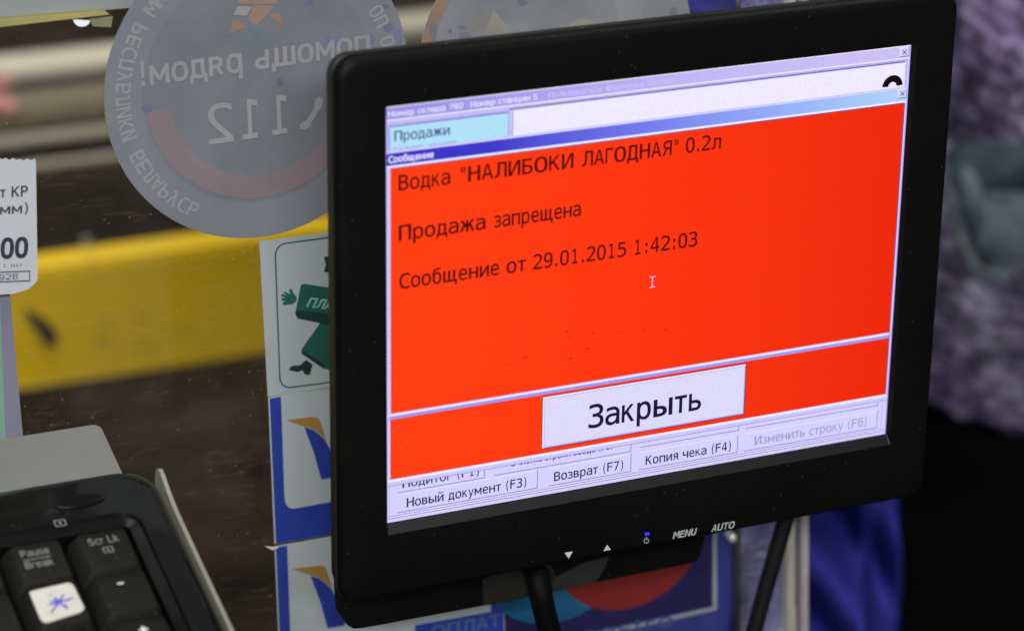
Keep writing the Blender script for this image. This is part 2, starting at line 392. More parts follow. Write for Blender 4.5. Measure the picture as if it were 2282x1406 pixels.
vstrip(1642, 1736, GW - .004, .003, m_film, 'edge_channel', gp)
m_edge = mat('cream_cut_edge', (0.336, 0.328, 0.28), 0.3, 0.12, 40, spec=0.8)
m_edge2 = mat('rosy_cut_edge', (0.34, 0.28, 0.29), 0.3, 0.2, 60, spec=0.8)
m_navy = mat('navy_slot', (0.03, 0.028, 0.07), 0.4, 0.3, 60)
vstrip(1736, 1753, GW - .004, .006, m_edge, 'edge_bead', gp)
vstrip(1754, 1767, GW - .006, .004, m_navy, 'slot', gp, yb=1346)
vstrip(1768, 1783, GW - .004, .006, m_edge2, 'edge_bead', gp)
mb = MB(); mb.tube([onw(1762, 1347, GW - .001), onw(1762, 1500, GW - .001)], 0.0010, m_edge, 10)
for k in range(18):
    y = 1352 + k * 7.5; mb.tube([onw(1764, y, GW), onw(1764, y + 3.6, GW)], 0.00155, mat('bright_thread', (0.85, 0.83, 0.70), 0.25, spec=0.9), 10)
mb.build('threaded_rod', gp)
mb = MB(); c = onw(1633, 1199, GW + .004)
for (r_, d_) in ():
    pass
mb.loft([[c + NV * h + (UX * math.cos(a) + VY * math.sin(a)) * r for a in np.linspace(0, 2 * math.pi, 17)[:-1]] for r, h in ((0.0017, -0.006), (0.0017, 0), (0.0013, .0008), (0.0005, .0012))], mat('bright_screw', (0.7, 0.72, 0.7), 0.2, metal=0.6), True, True, True)
mb.build('screw_head', gp)
vstrip(1639, 1662, GW - .0035, .0015, mat('dark_gap_strip', (0.035, 0.035, 0.032), 0.6), 'gasket', gp, ya=1208)

# --- round sticker with the emergency number, seen from its back
G0 = GW + 0.0004
m_disc = mat('faded_blue_back_print', (0.12649, 0.13781, 0.15233), 0.55, 0.10, 45, 0.08, 900)
m_dtext = mat('faded_white_back_print', (0.22462, 0.22182, 0.22462), 0.55, 0.10, 60)
m_dred = mat('faded_red_back_print', (0.1747, 0.13287, 0.14371), 0.55, 0.12, 50)
m_dora = mat('faded_orange_back_print', (0.22134, 0.14229, 0.1054), 0.55, 0.12, 50)
m_dteal = mat('faded_teal_back_print', (0.093, 0.1457, 0.1674), 0.55, 0.1, 50)
m_dark = mat('ink_smear', (0.1023, 0.1116, 0.1767), 0.6, 0.3, 90)
edge = [(233, 215), (239, 279), (259, 343), (279, 382), (319, 434), (358, 470), (398, 494), (438, 514), (498, 530), (558, 536), (637, 518), (677, 504), (255, 72), (243, 119), (235, 167), (905, 100), (868, 2)]
E_ = np.array([uv(x, y, G0) for x, y in edge])
A_ = np.c_[2 * E_, np.ones(len(E_))]; sol = np.linalg.lstsq(A_, (E_ ** 2).sum(1), rcond=None)[0]
DC = sol[:2]; DR = math.sqrt(sol[2] + (DC ** 2).sum())
print('disc', DC, DR, np.abs(np.hypot(*(E_ - DC).T) - DR).max())
def GP(u, v, lay=0): return W(u, v, G0 + lay * 0.00004)
def gpx(x, y, lay=0): return onw(x, y, G0 + lay * 0.00004)
def sticker(name, outline, m, label, cat, th=0.0003):
    """outline: world points on the glass; returns the thing (an Empty) with its paper part"""
    a = np.array(outline); o = empty(name, (a[:, 0].mean(), a[:, 1].mean(), a[:, 2].min())); tag(o, label, cat)
    mb = MB(); mb.prism(outline, -NV * th, m); mb.build('paper', o); return o
def disc_pts(c, r, lay=0, n=96): return [GP(c[0] + r * math.cos(a), c[1] + r * math.sin(a), lay) for a in np.linspace(0, 2 * math.pi, n + 1)[:-1]]
d1 = sticker('round_sticker', disc_pts(DC, DR), m_disc, 'whole grey-blue round emergency sticker with 112 showing mirrored through the glass', 'sticker')
def band(mb, c, r0, r1, a0, a1, mt, lay, n=60):
    A = [GP(c[0] + r1 * math.cos(a), c[1] + r1 * math.sin(a), lay) for a in np.radians(np.linspace(a0, a1, n))]
    B = [GP(c[0] + r0 * math.cos(a), c[1] + r0 * math.sin(a), lay) for a in np.radians(np.linspace(a0, a1, n))]
    mb.add(A + B, [(i, i + 1, n + i + 1, n + i) for i in range(n - 1)], mt)
m_rim = mat('pale_sticker_rim', (0.14345, 0.15128, 0.16833), 0.55, 0.1, 45)
mb = MB(); band(mb, DC, DR * 0.76, DR * 0.999, 0, 360, m_rim, 1, 120); mb.build('outer_ring', d1)
mb = MB(); band(mb, DC, DR * 0.585, DR * 0.735, 187, 353, m_dred, 2); mb.build('red_arc', d1)
mb = MB()
ring = "ПО ЧРЕЗВЫЧАЙНЫМ СИТУАЦИЯМ РЕСПУБЛИКИ БЕЛАРУСЬ"
def ring_letters(mb, s, a0, step):
    for i, ch in enumerate(s):
        if ch == ' ': continue
        a = math.radians(a0 + step * i); rad = UX * math.cos(a) + VY * math.sin(a); tan = -UX * math.sin(a) + VY * math.cos(a)
        c = GP(*DC, 3) + rad * DR * 0.835
        wdt = DR * (0.040 if ch not in 'МШЩЫЮЖ' else 0.05)
        text3(mb, ch, c - tan * wdt * 0.8, c + tan * wdt * 0.8, rad, DR * 0.092, m_dtext, bold=0.008)
ring_letters(mb, ring, 22, 4.93); ring_letters(mb, "СТВО", -2, 4.93)
mb.build('ring_lettering', d1)
def gtext(mb, s, xy0, xy1, hpx, mt, lay=3, bold=0.0, shear=0.0):
    p0 = gpx(*xy0, lay); p1 = gpx(*xy1, lay); mx, my = (xy0[0] + xy1[0]) / 2, (xy0[1] + xy1[1]) / 2
    d = (p1 - p0) / np.linalg.norm(p1 - p0); up = np.cross(NV, d); up = up / np.linalg.norm(up)
    if np.dot(up, VY) < 0: up = -up
    hh = np.linalg.norm(gpx(mx, my, lay) - gpx(mx, my - hpx, lay))
    text3(mb, s, p0, p1, up, hh, mt, bold, shear)
mb = MB(); gtext(mb, "помощь рядом!", (826, 118), (316, 192), 53, m_dtext, bold=0.014); mb.build('slogan_lettering', d1)
mb = MB(); gtext(mb, "112", (641, 296), (466, 322), 86, m_dtext, bold=0.006); mb.build('number', d1)
mb = MB(); P = [(703, 222), (712, 215), (720, 226), (716, 243), (709, 247), (703, 262), (694, 274), (692, 282), (680, 290), (669, 287), (667, 279), (683, 268), (694, 252), (700, 240)]
mb.poly([gpx(x, y, 3) for x, y in P], m_dtext); mb.build('phone_symbol', d1)
mb = MB()
for pts, mt in (([(530, 14), (562, 16), (550, 36), (520, 34)], m_dtext), ([(520, 44), (552, 60), (511, 78)], m_dora), ([(565, 12), (612, 14), (590, 40), (570, 58), (552, 46)], m_dora),
                ([(552, 60), (592, 60), (570, 88)], m_dteal), ([(598, 36), (622, 28), (633, 62)], m_dora), ([(540, -20), (600, -20), (620, 10), (530, 10)], m_dora)):
    mb.poly([gpx(x, y, 3) for x, y in pts], mt)
mb.build('star_emblem', d1)
for (x, y, a, b) in ((686, 5, 12, 9), (745, 92, 24, 14), (825, 88, 12, 14), (868, 62, 18, 12), (888, 82, 10, 18), (623, 184, 9, 9), (328, 242, 12, 10), (440, 48, 6, 5), (860, 15, 10, 6)):
    mb = MB(); mb.poly([gpx(x + a * math.cos(t) * random.uniform(.7, 1.2), y + b * math.sin(t) * random.uniform(.7, 1.2), 2.5) for t in np.linspace(0, 6.28, 12)[:-1]], m_dark); mb.build('ink_smear', d1)
# second round sticker
C2 = np.array(uv(1243, 132, G0))
m_disc2 = mat('pale_grey_back_print', (0.1705, 0.1798, 0.1922), 0.55, 0.16, 40)
d2 = sticker('round_sticker', disc_pts(C2, DR * 0.985), m_disc2, 'pale round sticker with reddish rim half hidden behind the top of the monitor', 'sticker')
mb = MB(); band(mb, C2, DR * .90, DR * .984, 95, 265, m_dora, 1)
mb.build('reddish_rim', d2)
m_beige = mat('beige_back_print', (0.2232, 0.2139, 0.1798), 0.55, 0.15, 50)
mb = MB()
mb.poly([gpx(x, y, 2) for x, y in ((1100, 22), (1152, 88), (1128, 130), (1030, 130), (1080, 78))], m_beige)
mb.poly([gpx(1300 + 38 * math.cos(t), 78 + 36 * math.sin(t), 2) for t in np.linspace(0, 6.28, 24)[:-1]], m_beige)
mb.poly([gpx(x, y, 1.5) for x, y in ((1045, 55), (1098, 20), (1092, 50), (1045, 78))], mat('olive_back_print', (0.1674, 0.1612, 0.1364), 0.55))
mb.poly([gpx(x, y, 2) for x, y in ((1360, -30), (1420, -30), (1440, 90), (1400, 100), (1380, 60))], mat('grey_back_print', (0.2046, 0.2108, 0.217), 0.55))
mb.build('printed_figures', d2)
for (x, y, a, b) in ((966, 70, 8, 22), (1003, 70, 5, 5), (1035, 78, 14, 8), (1030, 62, 10, 4), (1165, 5, 12, 8), (1500, 28, 10, 12), (1440, 60, 8, 14)):
    mb = MB(); mb.poly([gpx(x + a * math.cos(t) * random.uniform(.7, 1.2), y + b * math.sin(t) * random.uniform(.7, 1.2), 3) for t in np.linspace(0, 6.28, 12)[:-1]], mat('grey_smear', (0.12152, 0.1302, 0.14756), 0.6)); mb.build('ink_smear', d2)

# --- green framed sticker
m_paper = mat('cool_white_paper', (0.27668, 0.30434, 0.30434), 0.6, 0.06, 25, 0.05, 700)
m_green = mat('green_print', (0.00697, 0.06975, 0.04883), 0.5, 0.25, 60)
m_dgreen = mat('dark_green_print', (0.0042, 0.0245, 0.0175), 0.5, 0.3, 80)
m_lgreen = mat('pale_green_print', (0.16, 0.30, 0.26), 0.5, 0.2, 200)
def px_poly_local(name_pts, lay): return [gpx(x, y, lay) for x, y in name_pts]
st = sticker('green_framed_sticker', [gpx(*p) for p in ((578, 538), (880, 502), (880, 846), (597, 884))], m_paper, 'white sticker with thin green frame and green card figure on the glass', 'sticker')
def frame_line(x0, y0, x1, y1, r, th, lay, mt, sl):
    """rounded frame line drawn between two rounded rectangles given in glass pixels, sl = slope of the rows"""
    mb = MB(); o = rrect(x0, y0, x1, y1, r); i = rrect(x0 + th, y0 + th, x1 - th, y1 - th, max(1, r - th)); n = len(o)
    f = lambda p: gpx(p[0] + (p[1] - y0) * 0.037, p[1] + sl * (p[0] - x0), lay)
    mb.add([f(p) for p in o] + [f(p) for p in i], [(k, (k + 1) % n, n + (k + 1) % n, n + k) for k in range(n)], mt); return mb
frame_line(611, 544, 868, 868, 26, 3.2, 1, m_green, -0.13).build('green_frame', st)
mb = MB()
mb.poly(px_poly_local([(676, 632), (760, 645), (752, 726), (664, 708), (658, 698), (670, 636)], 1), m_green)
mb.poly(px_poly_local([(661, 690), (756, 704), (752, 728), (664, 710), (658, 700)], 1.5), m_dgreen)
mb.build('card_shape', st)
mb = MB(); mb.poly(px_poly_local([(716, 716), (800, 760), (770, 830), (724, 822), (672, 786), (672, 778)], 1), m_green)
mb.poly(px_poly_local([(672, 779), (724, 812), (722, 822), (672, 788)], 1.5), m_dgreen); mb.build('card_shape', st)
mb = MB(); gtext(mb, "ПЛА", (682, 683), (738, 690), 20, m_lgreen, 2, 0.02, 0.3); mb.build('card_lettering', st)
mb = MB(); mb.poly(px_poly_local([(644, 646), (649, 643), (655, 655), (661, 662), (660, 672), (652, 678), (632, 680), (629, 675), (638, 671), (628, 670), (627, 665), (637, 664), (626, 660), (628, 655), (640, 658), (631, 652), (636, 650), (647, 657)], 2), m_green); mb.build('glove_print', st)
mb = MB(); mb.poly(px_poly_local([(643, 824), (650, 815), (668, 814), (682, 802), (697, 812), (690, 836), (677, 833), (675, 825), (662, 829)], 2), m_dgreen); mb.build('shoe_print', st)
mb = MB(); mb.poly(px_poly_local([(722, 572), (760, 570), (760, 612), (722, 606), (726, 590)], 2), m_dgreen); mb.build('hat_print', st)

# --- two card-payment stickers and the big blue one
m_blue = mat('royal_blue_print', (0.0112, 0.028, 0.216), 0.5, 0.15, 40)
m_gold = mat('gold_print', (0.22032, 0.13158, 0.02754), 0.5, 0.15, 50)
m_wp = mat('card_sticker_white', (0.288, 0.3105, 0.315), 0.6, 0.07, 25)
def visa(y0, label, dx):
    q = lambda x, y, lay=0: gpx(x + dx, y + y0, lay)
    s = sticker('card_payment_sticker', [q(598, 886), q(1100, 798), q(1113, 1124), q(612, 1212)], m_wp, label, 'sticker')
    # blue frame, inner corners rounded
    outer = [(601, 888), (1098, 801), (1111, 1124), (615, 1211)]
    n = 7
    inn = []
    for (cx, cy, a0) in ((643, 890, None), (1080, 806, None)): pass
    inn = [(626, 886), (1070, 808)] + [(1078 , 1020), (1074, 1040), (1060, 1052)] + [(655, 1133), (643, 1131), (637, 1122), (634, 1108)]
    mb = MB()
    mb.poly([q(*p, 1) for p in [(601, 888), (626, 884), (634, 1108), (637, 1122), (643, 1131), (655, 1133), (1060, 1058), (1076, 1046), (1080, 1030), (1074, 805), (1098, 801), (1111, 1124), (615, 1211)]], m_blue)
    mb.build('blue_frame', s)
    mb = MB()
    mb.poly([q(*p, 2) for p in ((638, 936), (668, 932), (695, 929), (707, 929), (713, 937), (720, 958), (727, 982), (712, 966), (695, 955), (676, 949), (655, 942))], m_gold); mb.build('gold_wing', s)
    mb = MB()
    mb.poly([q(*p, 2) for p in ((678, 951), (698, 958), (712, 968), (726, 983), (738, 1004), (747, 1032), (776, 930), (806, 925), (752, 1062), (716, 1068), (700, 1010))], m_blue)
    # the rest of the word runs on behind the monitor
    text3(mb, "ISA", q(815, 1052, 2), q(985, 1024, 2), VY, np.linalg.norm(q(800, 1050) - q(800, 928)), m_blue, 0.03, 0.3)
    mb.build('blue_word', s)
    return s
visa(0, 'upper white and blue card payment sticker left of the monitor', 0)
s2 = visa(331, 'lower white and blue card payment sticker at the monitor bottom corner', 14)
mb = MB(); mb.prism([gpx(590, 1216, 5), gpx(620, 1219, 5), gpx(606, 1224, 5)], NV * 0.0004, mat('white_sliver', (0.5, 0.5, 0.47), 0.6)); mb.build('torn_corner', s2)
mb = MB(); mb.poly([gpx(x, y, 3) for x, y in ((925, 1392), (1122, 1357), (1122, 1500), (925, 1500))], m_blue); mb.build('blue_footer', s2)
mb = MB(); gtext(mb, "ОПЛАТ", (960, 1424), (1116, 1394), 28, mat('pale_blue_print', (0.049, 0.0784, 0.1666), 0.5), 4, 0.02); mb.build('footer_lettering', s2)

m_navyp = mat('deep_navy_print', (0.0112, 0.00784, 0.0588), 0.5, 0.2, 40)
m_cy = mat('cyan_print', (0.00675, 0.0855, 0.18), 0.5, 0.22, 120, stretch=(1, 1, 3))
m_rd = mat('dark_red_print', (0.15345, 0.01023, 0.00837), 0.5, 0.22, 60)
m_line = mat('grey_white_line', (0.2295, 0.2295, 0.2465), 0.5, 0.1, 60)
m_blue2 = mat('mid_blue_print', (0.02231, 0.03188, 0.153), 0.5, 0.2, 30, stretch=(3, 1, 0.5))
ms = sticker('blue_card_sticker', [gpx(*p) for p in ((1128, 1010), (1628, 920), (1626, 1560), (1128, 1660))], m_blue2, 'deep blue card payment sticker with cyan and red circles below the monitor', 'sticker')
mb = MB(); mb.poly([gpx(*p, 1) for p in ((1128, 1010), (1596, 926), (1594, 1348), (1128, 1446))], m_navyp); mb.build('navy_field', ms)
mb = MB()
mb.poly([gpx(*p, 2) for p in ((1589, 1000), (1597, 1000), (1598, 1356), (1588, 1356))], m_line)
mb.poly([gpx(*p, 2.2) for p in ((1598, 1349), (1598, 1358), (1128, 1463), (1128, 1453))], m_line); mb.build('frame_line', ms)
def circ(cx, cy, r, lay, mt, name, cut=None):
    c = np.array(uv(cx, cy, G0)); R_ = np.linalg.norm(onw(cx - r, cy, G0) - onw(cx + r, cy, G0)) / 2
    mb = MB(); mb.poly([GP(c[0] + R_ * math.cos(a), c[1] + R_ * math.sin(a), lay) for a in np.linspace(0, 2 * math.pi, 73)[:-1]], mt); return mb.build(name, ms)
circ(1245, 1213, 172, 3, m_cy, 'cyan_circle'); circ(1404, 1180, 172, 4, m_rd, 'red_circle')
mb = MB()
mb.poly([gpx(*p, 5) for p in ((1344, 1308), (1390, 1296), (1392, 1324), (1362, 1318))], m_rd); mb.build('red_tooth', ms)
mb = MB(); gtext(mb, "maestro", (1230, 1440), (1500, 1392), 26, mat('dim_white_print', (0.048, 0.06, 0.168), 0.5), 3, 0.02); mb.build('lower_lettering', ms)

# --- lilac strip and price label at the left
m_lil = mat('lilac_paper', (0.1612, 0.15723, 0.21304), 0.6, 0.06, 30)
m_mint = mat('mint_print', (0.14917, 0.2574, 0.208), 0.6, 0.06, 30)
ls = sticker('paper_strip', [gpx(*p) for p in ((-260, 640), (18, 610), (51, 968), (58, 1120), (-260, 1180))], m_lil, 'pale lilac paper strip with mint stripe below the price label', 'paper strip')
mb = MB(); mb.poly([gpx(*p, 1) for p in ((-230, 640), (-2, 615), (12, 970), (16, 1100), (-230, 1160))], m_mint); mb.build('mint_stripe', ls)
PW = GW + 0.006
m_lab = mat('white_label_paper', (0.40936, 0.42398, 0.4386), 0.6, 0.04, 25)
m_ink = mat('black_label_ink', (0.02, 0.02, 0.03), 0.6, 0.2, 300)
m_gink = mat('worn_label_ink', (0.12, 0.12, 0.14), 0.6, 0.4, 600)
pl = empty('price_label', onw(0, 640, PW)); tag(pl, 'white paper price label with torn perforated top ending in 00', 'price label')
top = []
for i in range(40):
    x = 78 - i * 8; top.append((x, 357 + (x - 78) * 0.03 + (2.2 if i % 2 else -1.2) + random.uniform(-1, 1)))
outl = [onw(x, y, PW) for x, y in [(-240, 350)][:0] + list(reversed(top)) + [(80, 360), (84, 618), (82, 628), (62, 645), (30, 655), (-240, 668)]]
mb = MB(); mb.prism(outl, -NV * 0.0004, m_lab); mb.build('paper', pl)
mb = MB()
def ptext(mb, s, a, b, h, mt, bold=0.0, dpar=0.00012):
    p0 = onw(*a, PW + dpar); p1 = onw(*b, PW + dpar); d = (p1 - p0) / np.linalg.norm(p1 - p0); up = np.cross(NV, d); up /= np.linalg.norm(up)
    mx = ((a[0] + b[0]) / 2, (a[1] + b[1]) / 2)
    text3(mb, s, p0, p1, up, np.linalg.norm(onw(*mx, PW) - onw(mx[0], mx[1] - h, PW)), mt, bold)
ptext(mb, "Карт КР", (-57, 444), (62, 437), 23, m_ink, 0.012)
ptext(mb, "(80мм)", (-58, 482), (62, 474), 22, m_ink, 0.008)
ptext(mb, "19 900", (-108, 580), (62, 572), 42, m_ink, 0.03)
mb.build('lettering', pl)
mb = MB(); ptext(mb, "цена за 1 шт", (-80, 598), (50, 594), 8, m_gink); ptext(mb, "1013928", (-60, 629), (40, 622), 13, m_gink, 0.01)
o_ = [(-80, 609), (67, 603), (67, 627), (-80, 633)]; i_ = [(-78, 611.5), (65, 605.5), (65, 624.5), (-78, 630.5)]
mb.add([onw(*p, PW + .00012) for p in o_ + i_], [(k, (k + 1) % 4, 4 + (k + 1) % 4, 4 + k) for k in range(4)], m_ink); mb.build('code_box', pl)

# ================================================================= MONITOR
m_bez = mat('matt_black_plastic', (0.0024, 0.0027, 0.0021), 0.5, 0.15, 200, 0.05, 1500, spec=0.08)
m_shell = mat('black_shell_plastic', (0.0085, 0.0085, 0.006), 0.5, 0.15, 200, 0.08, 1200, spec=0.25)
m_lip = mat('lit_lip_plastic', (0.00142, 0.00142, 0.00124), 0.5, 0.1, 200, spec=0.4)  # copy of the bezel plastic, toned for the light the bottom lip catches
m_gloss = mat('gloss_black_stand', (0.0022, 0.0022, 0.0022), 0.6, 0.1, 80, spec=0.08)
def dusty(m, amt, sc=700, thr=0.93):
    """loose grains of dust lying on a surface"""
    nt = m.node_tree; b = nt.nodes['Principled BSDF']; tc = [n for n in nt.nodes if n.type == 'TEX_COORD'][0]
    src = b.inputs['Base Color'].links[0].from_socket
    v = nt.nodes.new('ShaderNodeTexVoronoi'); v.inputs['Scale'].default_value = sc; nt.links.new(tc.outputs['Object'], v.inputs[0])
    a = nt.nodes.new('ShaderNodeMapRange'); a.inputs[1].default_value = .12; a.inputs[2].default_value = .28; a.inputs[3].default_value = 1; a.inputs[4].default_value = 0; nt.links.new(v.outputs['Distance'], a.inputs[0])
    c = nt.nodes.new('ShaderNodeSeparateColor'); nt.links.new(v.outputs['Color'], c.inputs[0])
    g = nt.nodes.new('ShaderNodeMath'); g.operation = 'GREATER_THAN'; g.inputs[1].default_value = thr; nt.links.new(c.outputs[0], g.inputs[0])
    n = nt.nodes.new('ShaderNodeTexNoise'); n.inputs['Scale'].default_value = 30; n.inputs['Detail'].default_value = 8; nt.links.new(tc.outputs['Object'], n.inputs[0])
    nr = nt.nodes.new('ShaderNodeMapRange'); nr.inputs[1].default_value = .45; nr.inputs[2].default_value = .8; nr.inputs[3].default_value = 0; nr.inputs[4].default_value = 0.05; nt.links.new(n.outputs[0], nr.inputs[0])
    mu = nt.nodes.new('ShaderNodeMath'); mu.operation = 'MULTIPLY_ADD'; nt.links.new(a.outputs[0], mu.inputs[0]); nt.links.new(g.outputs[0], mu.inputs[1]); nt.links.new(nr.outputs[0], mu.inputs[2])
    m2 = nt.nodes.new('ShaderNodeMath'); m2.operation = 'MULTIPLY'; m2.use_clamp = True; m2.inputs[1].default_value = amt; nt.links.new(mu.outputs[0], m2.inputs[0])
    mx = nt.nodes.new('ShaderNodeMix'); mx.data_type = 'RGBA'; nt.links.new(m2.outputs[0], mx.inputs[0]); nt.links.new(src, mx.inputs[6]); mx.inputs[7].default_value = (.34, .31, .26, 1)
    nt.links.new(mx.outputs[2], b.inputs['Base Color'])
dusty(m_bez, 0.10, 900, 0.985); dusty(m_shell, 0.25, 900, 0.98)
FW = 0.0022
mon = empty('monitor', (SC[0], SC[1] + 0.02, 0.0))
tag(mon, 'small black flat monitor with a glowing red warning window on its screen', 'monitor')
uL = uv(754, 700, FW)[0]; uR = uv(2097, 500, 0.001)[0]; vT = uv(1300, 68, 0.001)[1]; vB = uv(1730, 1162, 0.001)[1]
print('bezel', uL / U, uR / U, vT / U, vB / U)
c1 = 35 * U
def rl(x0, y0, x1, y1, r, wd): return [W(a, b, wd) for a, b in rrect(x0, y0, x1, y1, r, 8)]
su, sv = 500 * U, 375 * U
mb = MB()
mb.loft([rl(-su - 1.0 * U, -sv - 1 * U, su + 1 * U, sv + 1 * U, 1 * U, -0.0004), rl(-su - 1.2 * U, -sv - 1.2 * U, su + 1.2 * U, sv + 1.2 * U, 1.5 * U, 0.0004), rl(-su - 4 * U, -sv - 17 * U, su + 4 * U, sv + 4 * U, 3 * U, FW)], m_bez)
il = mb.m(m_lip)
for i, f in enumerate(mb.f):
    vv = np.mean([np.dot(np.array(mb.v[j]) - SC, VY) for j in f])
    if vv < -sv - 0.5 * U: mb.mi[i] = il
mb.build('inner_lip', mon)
mb = MB()
g = 6 * U
mb.loft([rl(-su - 4 * U, -sv - 17 * U, su + 4 * U, sv + 4 * U, 3 * U, FW),
         rl(uL + 14 * U, vB + 12 * U, uR - 12 * U, vT - 16 * U, c1 - 8 * U, FW + 0.0006),
         rl(uL + 6 * U, vB + 5 * U, uR - 5 * U, vT - 7 * U, c1 - 3 * U, FW + 0.0002),
         rl(uL + 1 * U, vB + 1 * U, uR - 1 * U, vT - 2 * U, c1, FW - 0.001),
         rl(uL, vB, uR, vT, c1, FW - 0.0028)], m_bez, smooth=True)
mb.build('front_bezel', mon)
mb = MB()
e = 1.5 * U
mb.loft([rl(uL + e, vB + e, uR - e, vT - e, c1, FW - 0.0027), rl(uL + e, vB + e, uR - e, vT - e, c1, -0.0008),
         rl(uL - e, vB - e, uR + e, vT + e, c1, -0.0012), rl(uL + e, vB + 14 * U, uR - 2 * e, vT - 3 * e, c1, -0.0062), rl(uL + 30 * U, vB + 50 * U, uR - 30 * U, vT - 30 * U, c1, -0.011),
         rl(uL + 60 * U, vB + 90 * U, uR - 60 * U, vT - 50 * U, c1, -0.019), rl(uL + 180 * U, vB + 200 * U, uR - 180 * U, vT - 200 * U, c1, -0.030)], m_shell, cap1=True, smooth=False)
mb.build('rear_shell', mon)

# --- screen picture: flat layers of lit pixels in panel units (1000 x 750)
L0 = 0.00002
class SCR(MB):
    def q(s, x, y, lay): return scr(x, y, lay * 0.00004)
    def rect(s, x0, y0, x1, y1, lay, mt): s.poly([s.q(x0, y1, lay), s.q(x1, y1, lay), s.q(x1, y0, lay), s.q(x0, y0, lay)], mt)
    def txt(s, t, x0, x1, y, h, lay, mt, bold=0.0, clip=None): text3(s, t, s.q(x0, y, lay), s.q(x1, y, lay), VY, h * U, mt, bold + 0.006, 0, clip)
e_bg = emis('lcd_lilac_white', (214, 209, 254)); e_white = emis('lcd_white', (240, 238, 255)); e_line = emis('lcd_violet_line', (116, 104, 178))
e_shade = emis('lcd_lilac_shade', (172, 164, 240)); e_red = emis_ramp('lcd_red', [(0, (255, 64, 20)), (0.45, (254, 56, 18)), (1, (238, 42, 14))], -0.0855, 0.0855)  # red dims to the right: viewing-angle falloff put into the colour
e_dark = emis('lcd_dark_text', (86, 20, 20)); e_black = emis('lcd_black_text', (30, 24, 66)); e_navy = emis('lcd_navy_text', (66, 60, 130)); e_grey = emis('lcd_grey_text', (160, 152, 206))
e_cy = emis('lcd_pale_cyan', (176, 226, 250)); e_btn = emis('lcd_button', (222, 218, 252)); e_blk = emis('lcd_black', (18, 14, 20))
e_t1 = emis_ramp('lcd_title_faded', [(0, (152, 142, 232)), (0.3, (172, 162, 240)), (0.6, (196, 184, 246)), (1, (206, 194, 244))], -0.0855, 0.0855)
e_t2 = emis_ramp('lcd_title_blue', [(0, (58, 52, 196)), (0.2, (66, 60, 206)), (0.45, (112, 118, 236)), (0.75, (150, 178, 248)), (1, (178, 214, 250))], -0.0855, 0.0855)
e_ttx = emis('lcd_title_text', (232, 228, 255)); e_ttf = emis('lcd_title_text_faded', (202, 194, 246))
for mm in (e_t1, e_t2, e_red): pass
scr_o = MB(); scr_o.poly([scr(-4, 754, -0.0003), scr(1004, 754, -0.0003), scr(1004, -4, -0.0003), scr(-4, -4, -0.0003)], m_gloss)
panel = scr_o.build('screen', mon, origin=tuple(SC))
def part(mb, name): return mb.build(name, panel, origin=tuple(SC), fix=False)
a = SCR(); a.rect(0, 0, 1000, 750, 0, e_bg)
a.rect(0, 0, 1000, 2, 1, e_white)
a.rect(1, 2, 998, 22, 1, e_t1); a.rect(0, 23, 998, 24.5, 1, e_white); a.rect(0, 26, 996, 28, 1, e_shade); a.rect(222, 28.5, 990, 31, 1, e_line)
a.rect(0, 0, 1.5, 750, 2, emis('lcd_blue_edge', (150, 140, 255))); a.rect(998, 0, 1000, 750, 2, e_shade); a.rect(993, 28, 995, 676, 2, e_shade)
a.rect(3, 30, 222, 76, 2, e_shade); a.rect(8, 34, 220, 76, 3, e_cy); a.rect(8, 34, 220, 35.5, 4, e_line)
a.rect(223, 30, 229, 76, 3, e_shade); a.rect(224.5, 31, 226, 76, 4, e_white); a.rect(230, 32, 990, 80, 3, emis('lcd_field_white', (240, 234, 255)))
# lower window rows
a.rect(2, 680, 998, 681.2, 3, e_line)
for x0, x1, y0, y1 in ((20, 183, 681, 695), (203, 468, 681, 694), (488, 686, 681, 689), (700, 978, 681, 688)):
    a.rect(x0, y1, x1, y1 + 1.3, 4, e_line); a.rect(x1, y0, x1 + 1.3, y1 + 1.3, 4, e_line)
for x0, x1 in ((20, 285), (307, 469), (486, 685), (700, 979)):
    a.rect(x0, 733, x1, 734.3, 4, e_line); a.rect(x1, 699, x1 + 1.3, 734.3, 4, e_line); a.rect(x0, 699, x1 - 5, 700.2, 4, e_white)
a.rect(3, 738, 995, 739, 4, e_line); a.rect(3, 742, 998, 743.2, 4, e_line); a.rect(3, 740, 996, 741, 4, e_white); a.rect(4, 683, 5, 741, 4, e_shade); a.rect(988, 683, 989, 741, 4, e_shade)
part(a, 'desktop_window')
a = SCR()
a.txt("Номер склада 780", 4, 138, 17.5, 9.5, 3, e_ttx, 0.012); a.txt("Номер станции 5", 151, 273, 17.5, 9.5, 3, e_ttx, 0.012)
a.txt("Пользователь Фомченко Оксана", 293, 531, 17.5, 9.5, 3, e_ttf, 0.012)
part(a, 'title_lettering')
a = SCR(); a.txt("Продажи", 15, 114, 60, 17, 5, e_navy); a.txt("Режим: форма", 14, 126, 76.5, 8, 5, e_grey, clip=0.55); part(a, 'heading_lettering')
a = SCR()
for k in range(1): 
    A1 = arc(966, 73, 21, 2, 178, 24); A2 = arc(966, 73, 8.5, 2, 178, 24); n = len(A1)
    a.add([a.q(x, 2 * 73 - y, 5) for x, y in A1 + A2], [(i, i + 1, n + i + 1, n + i) for i in range(n - 1)], e_blk)
part(a, 'half_ring_icon')
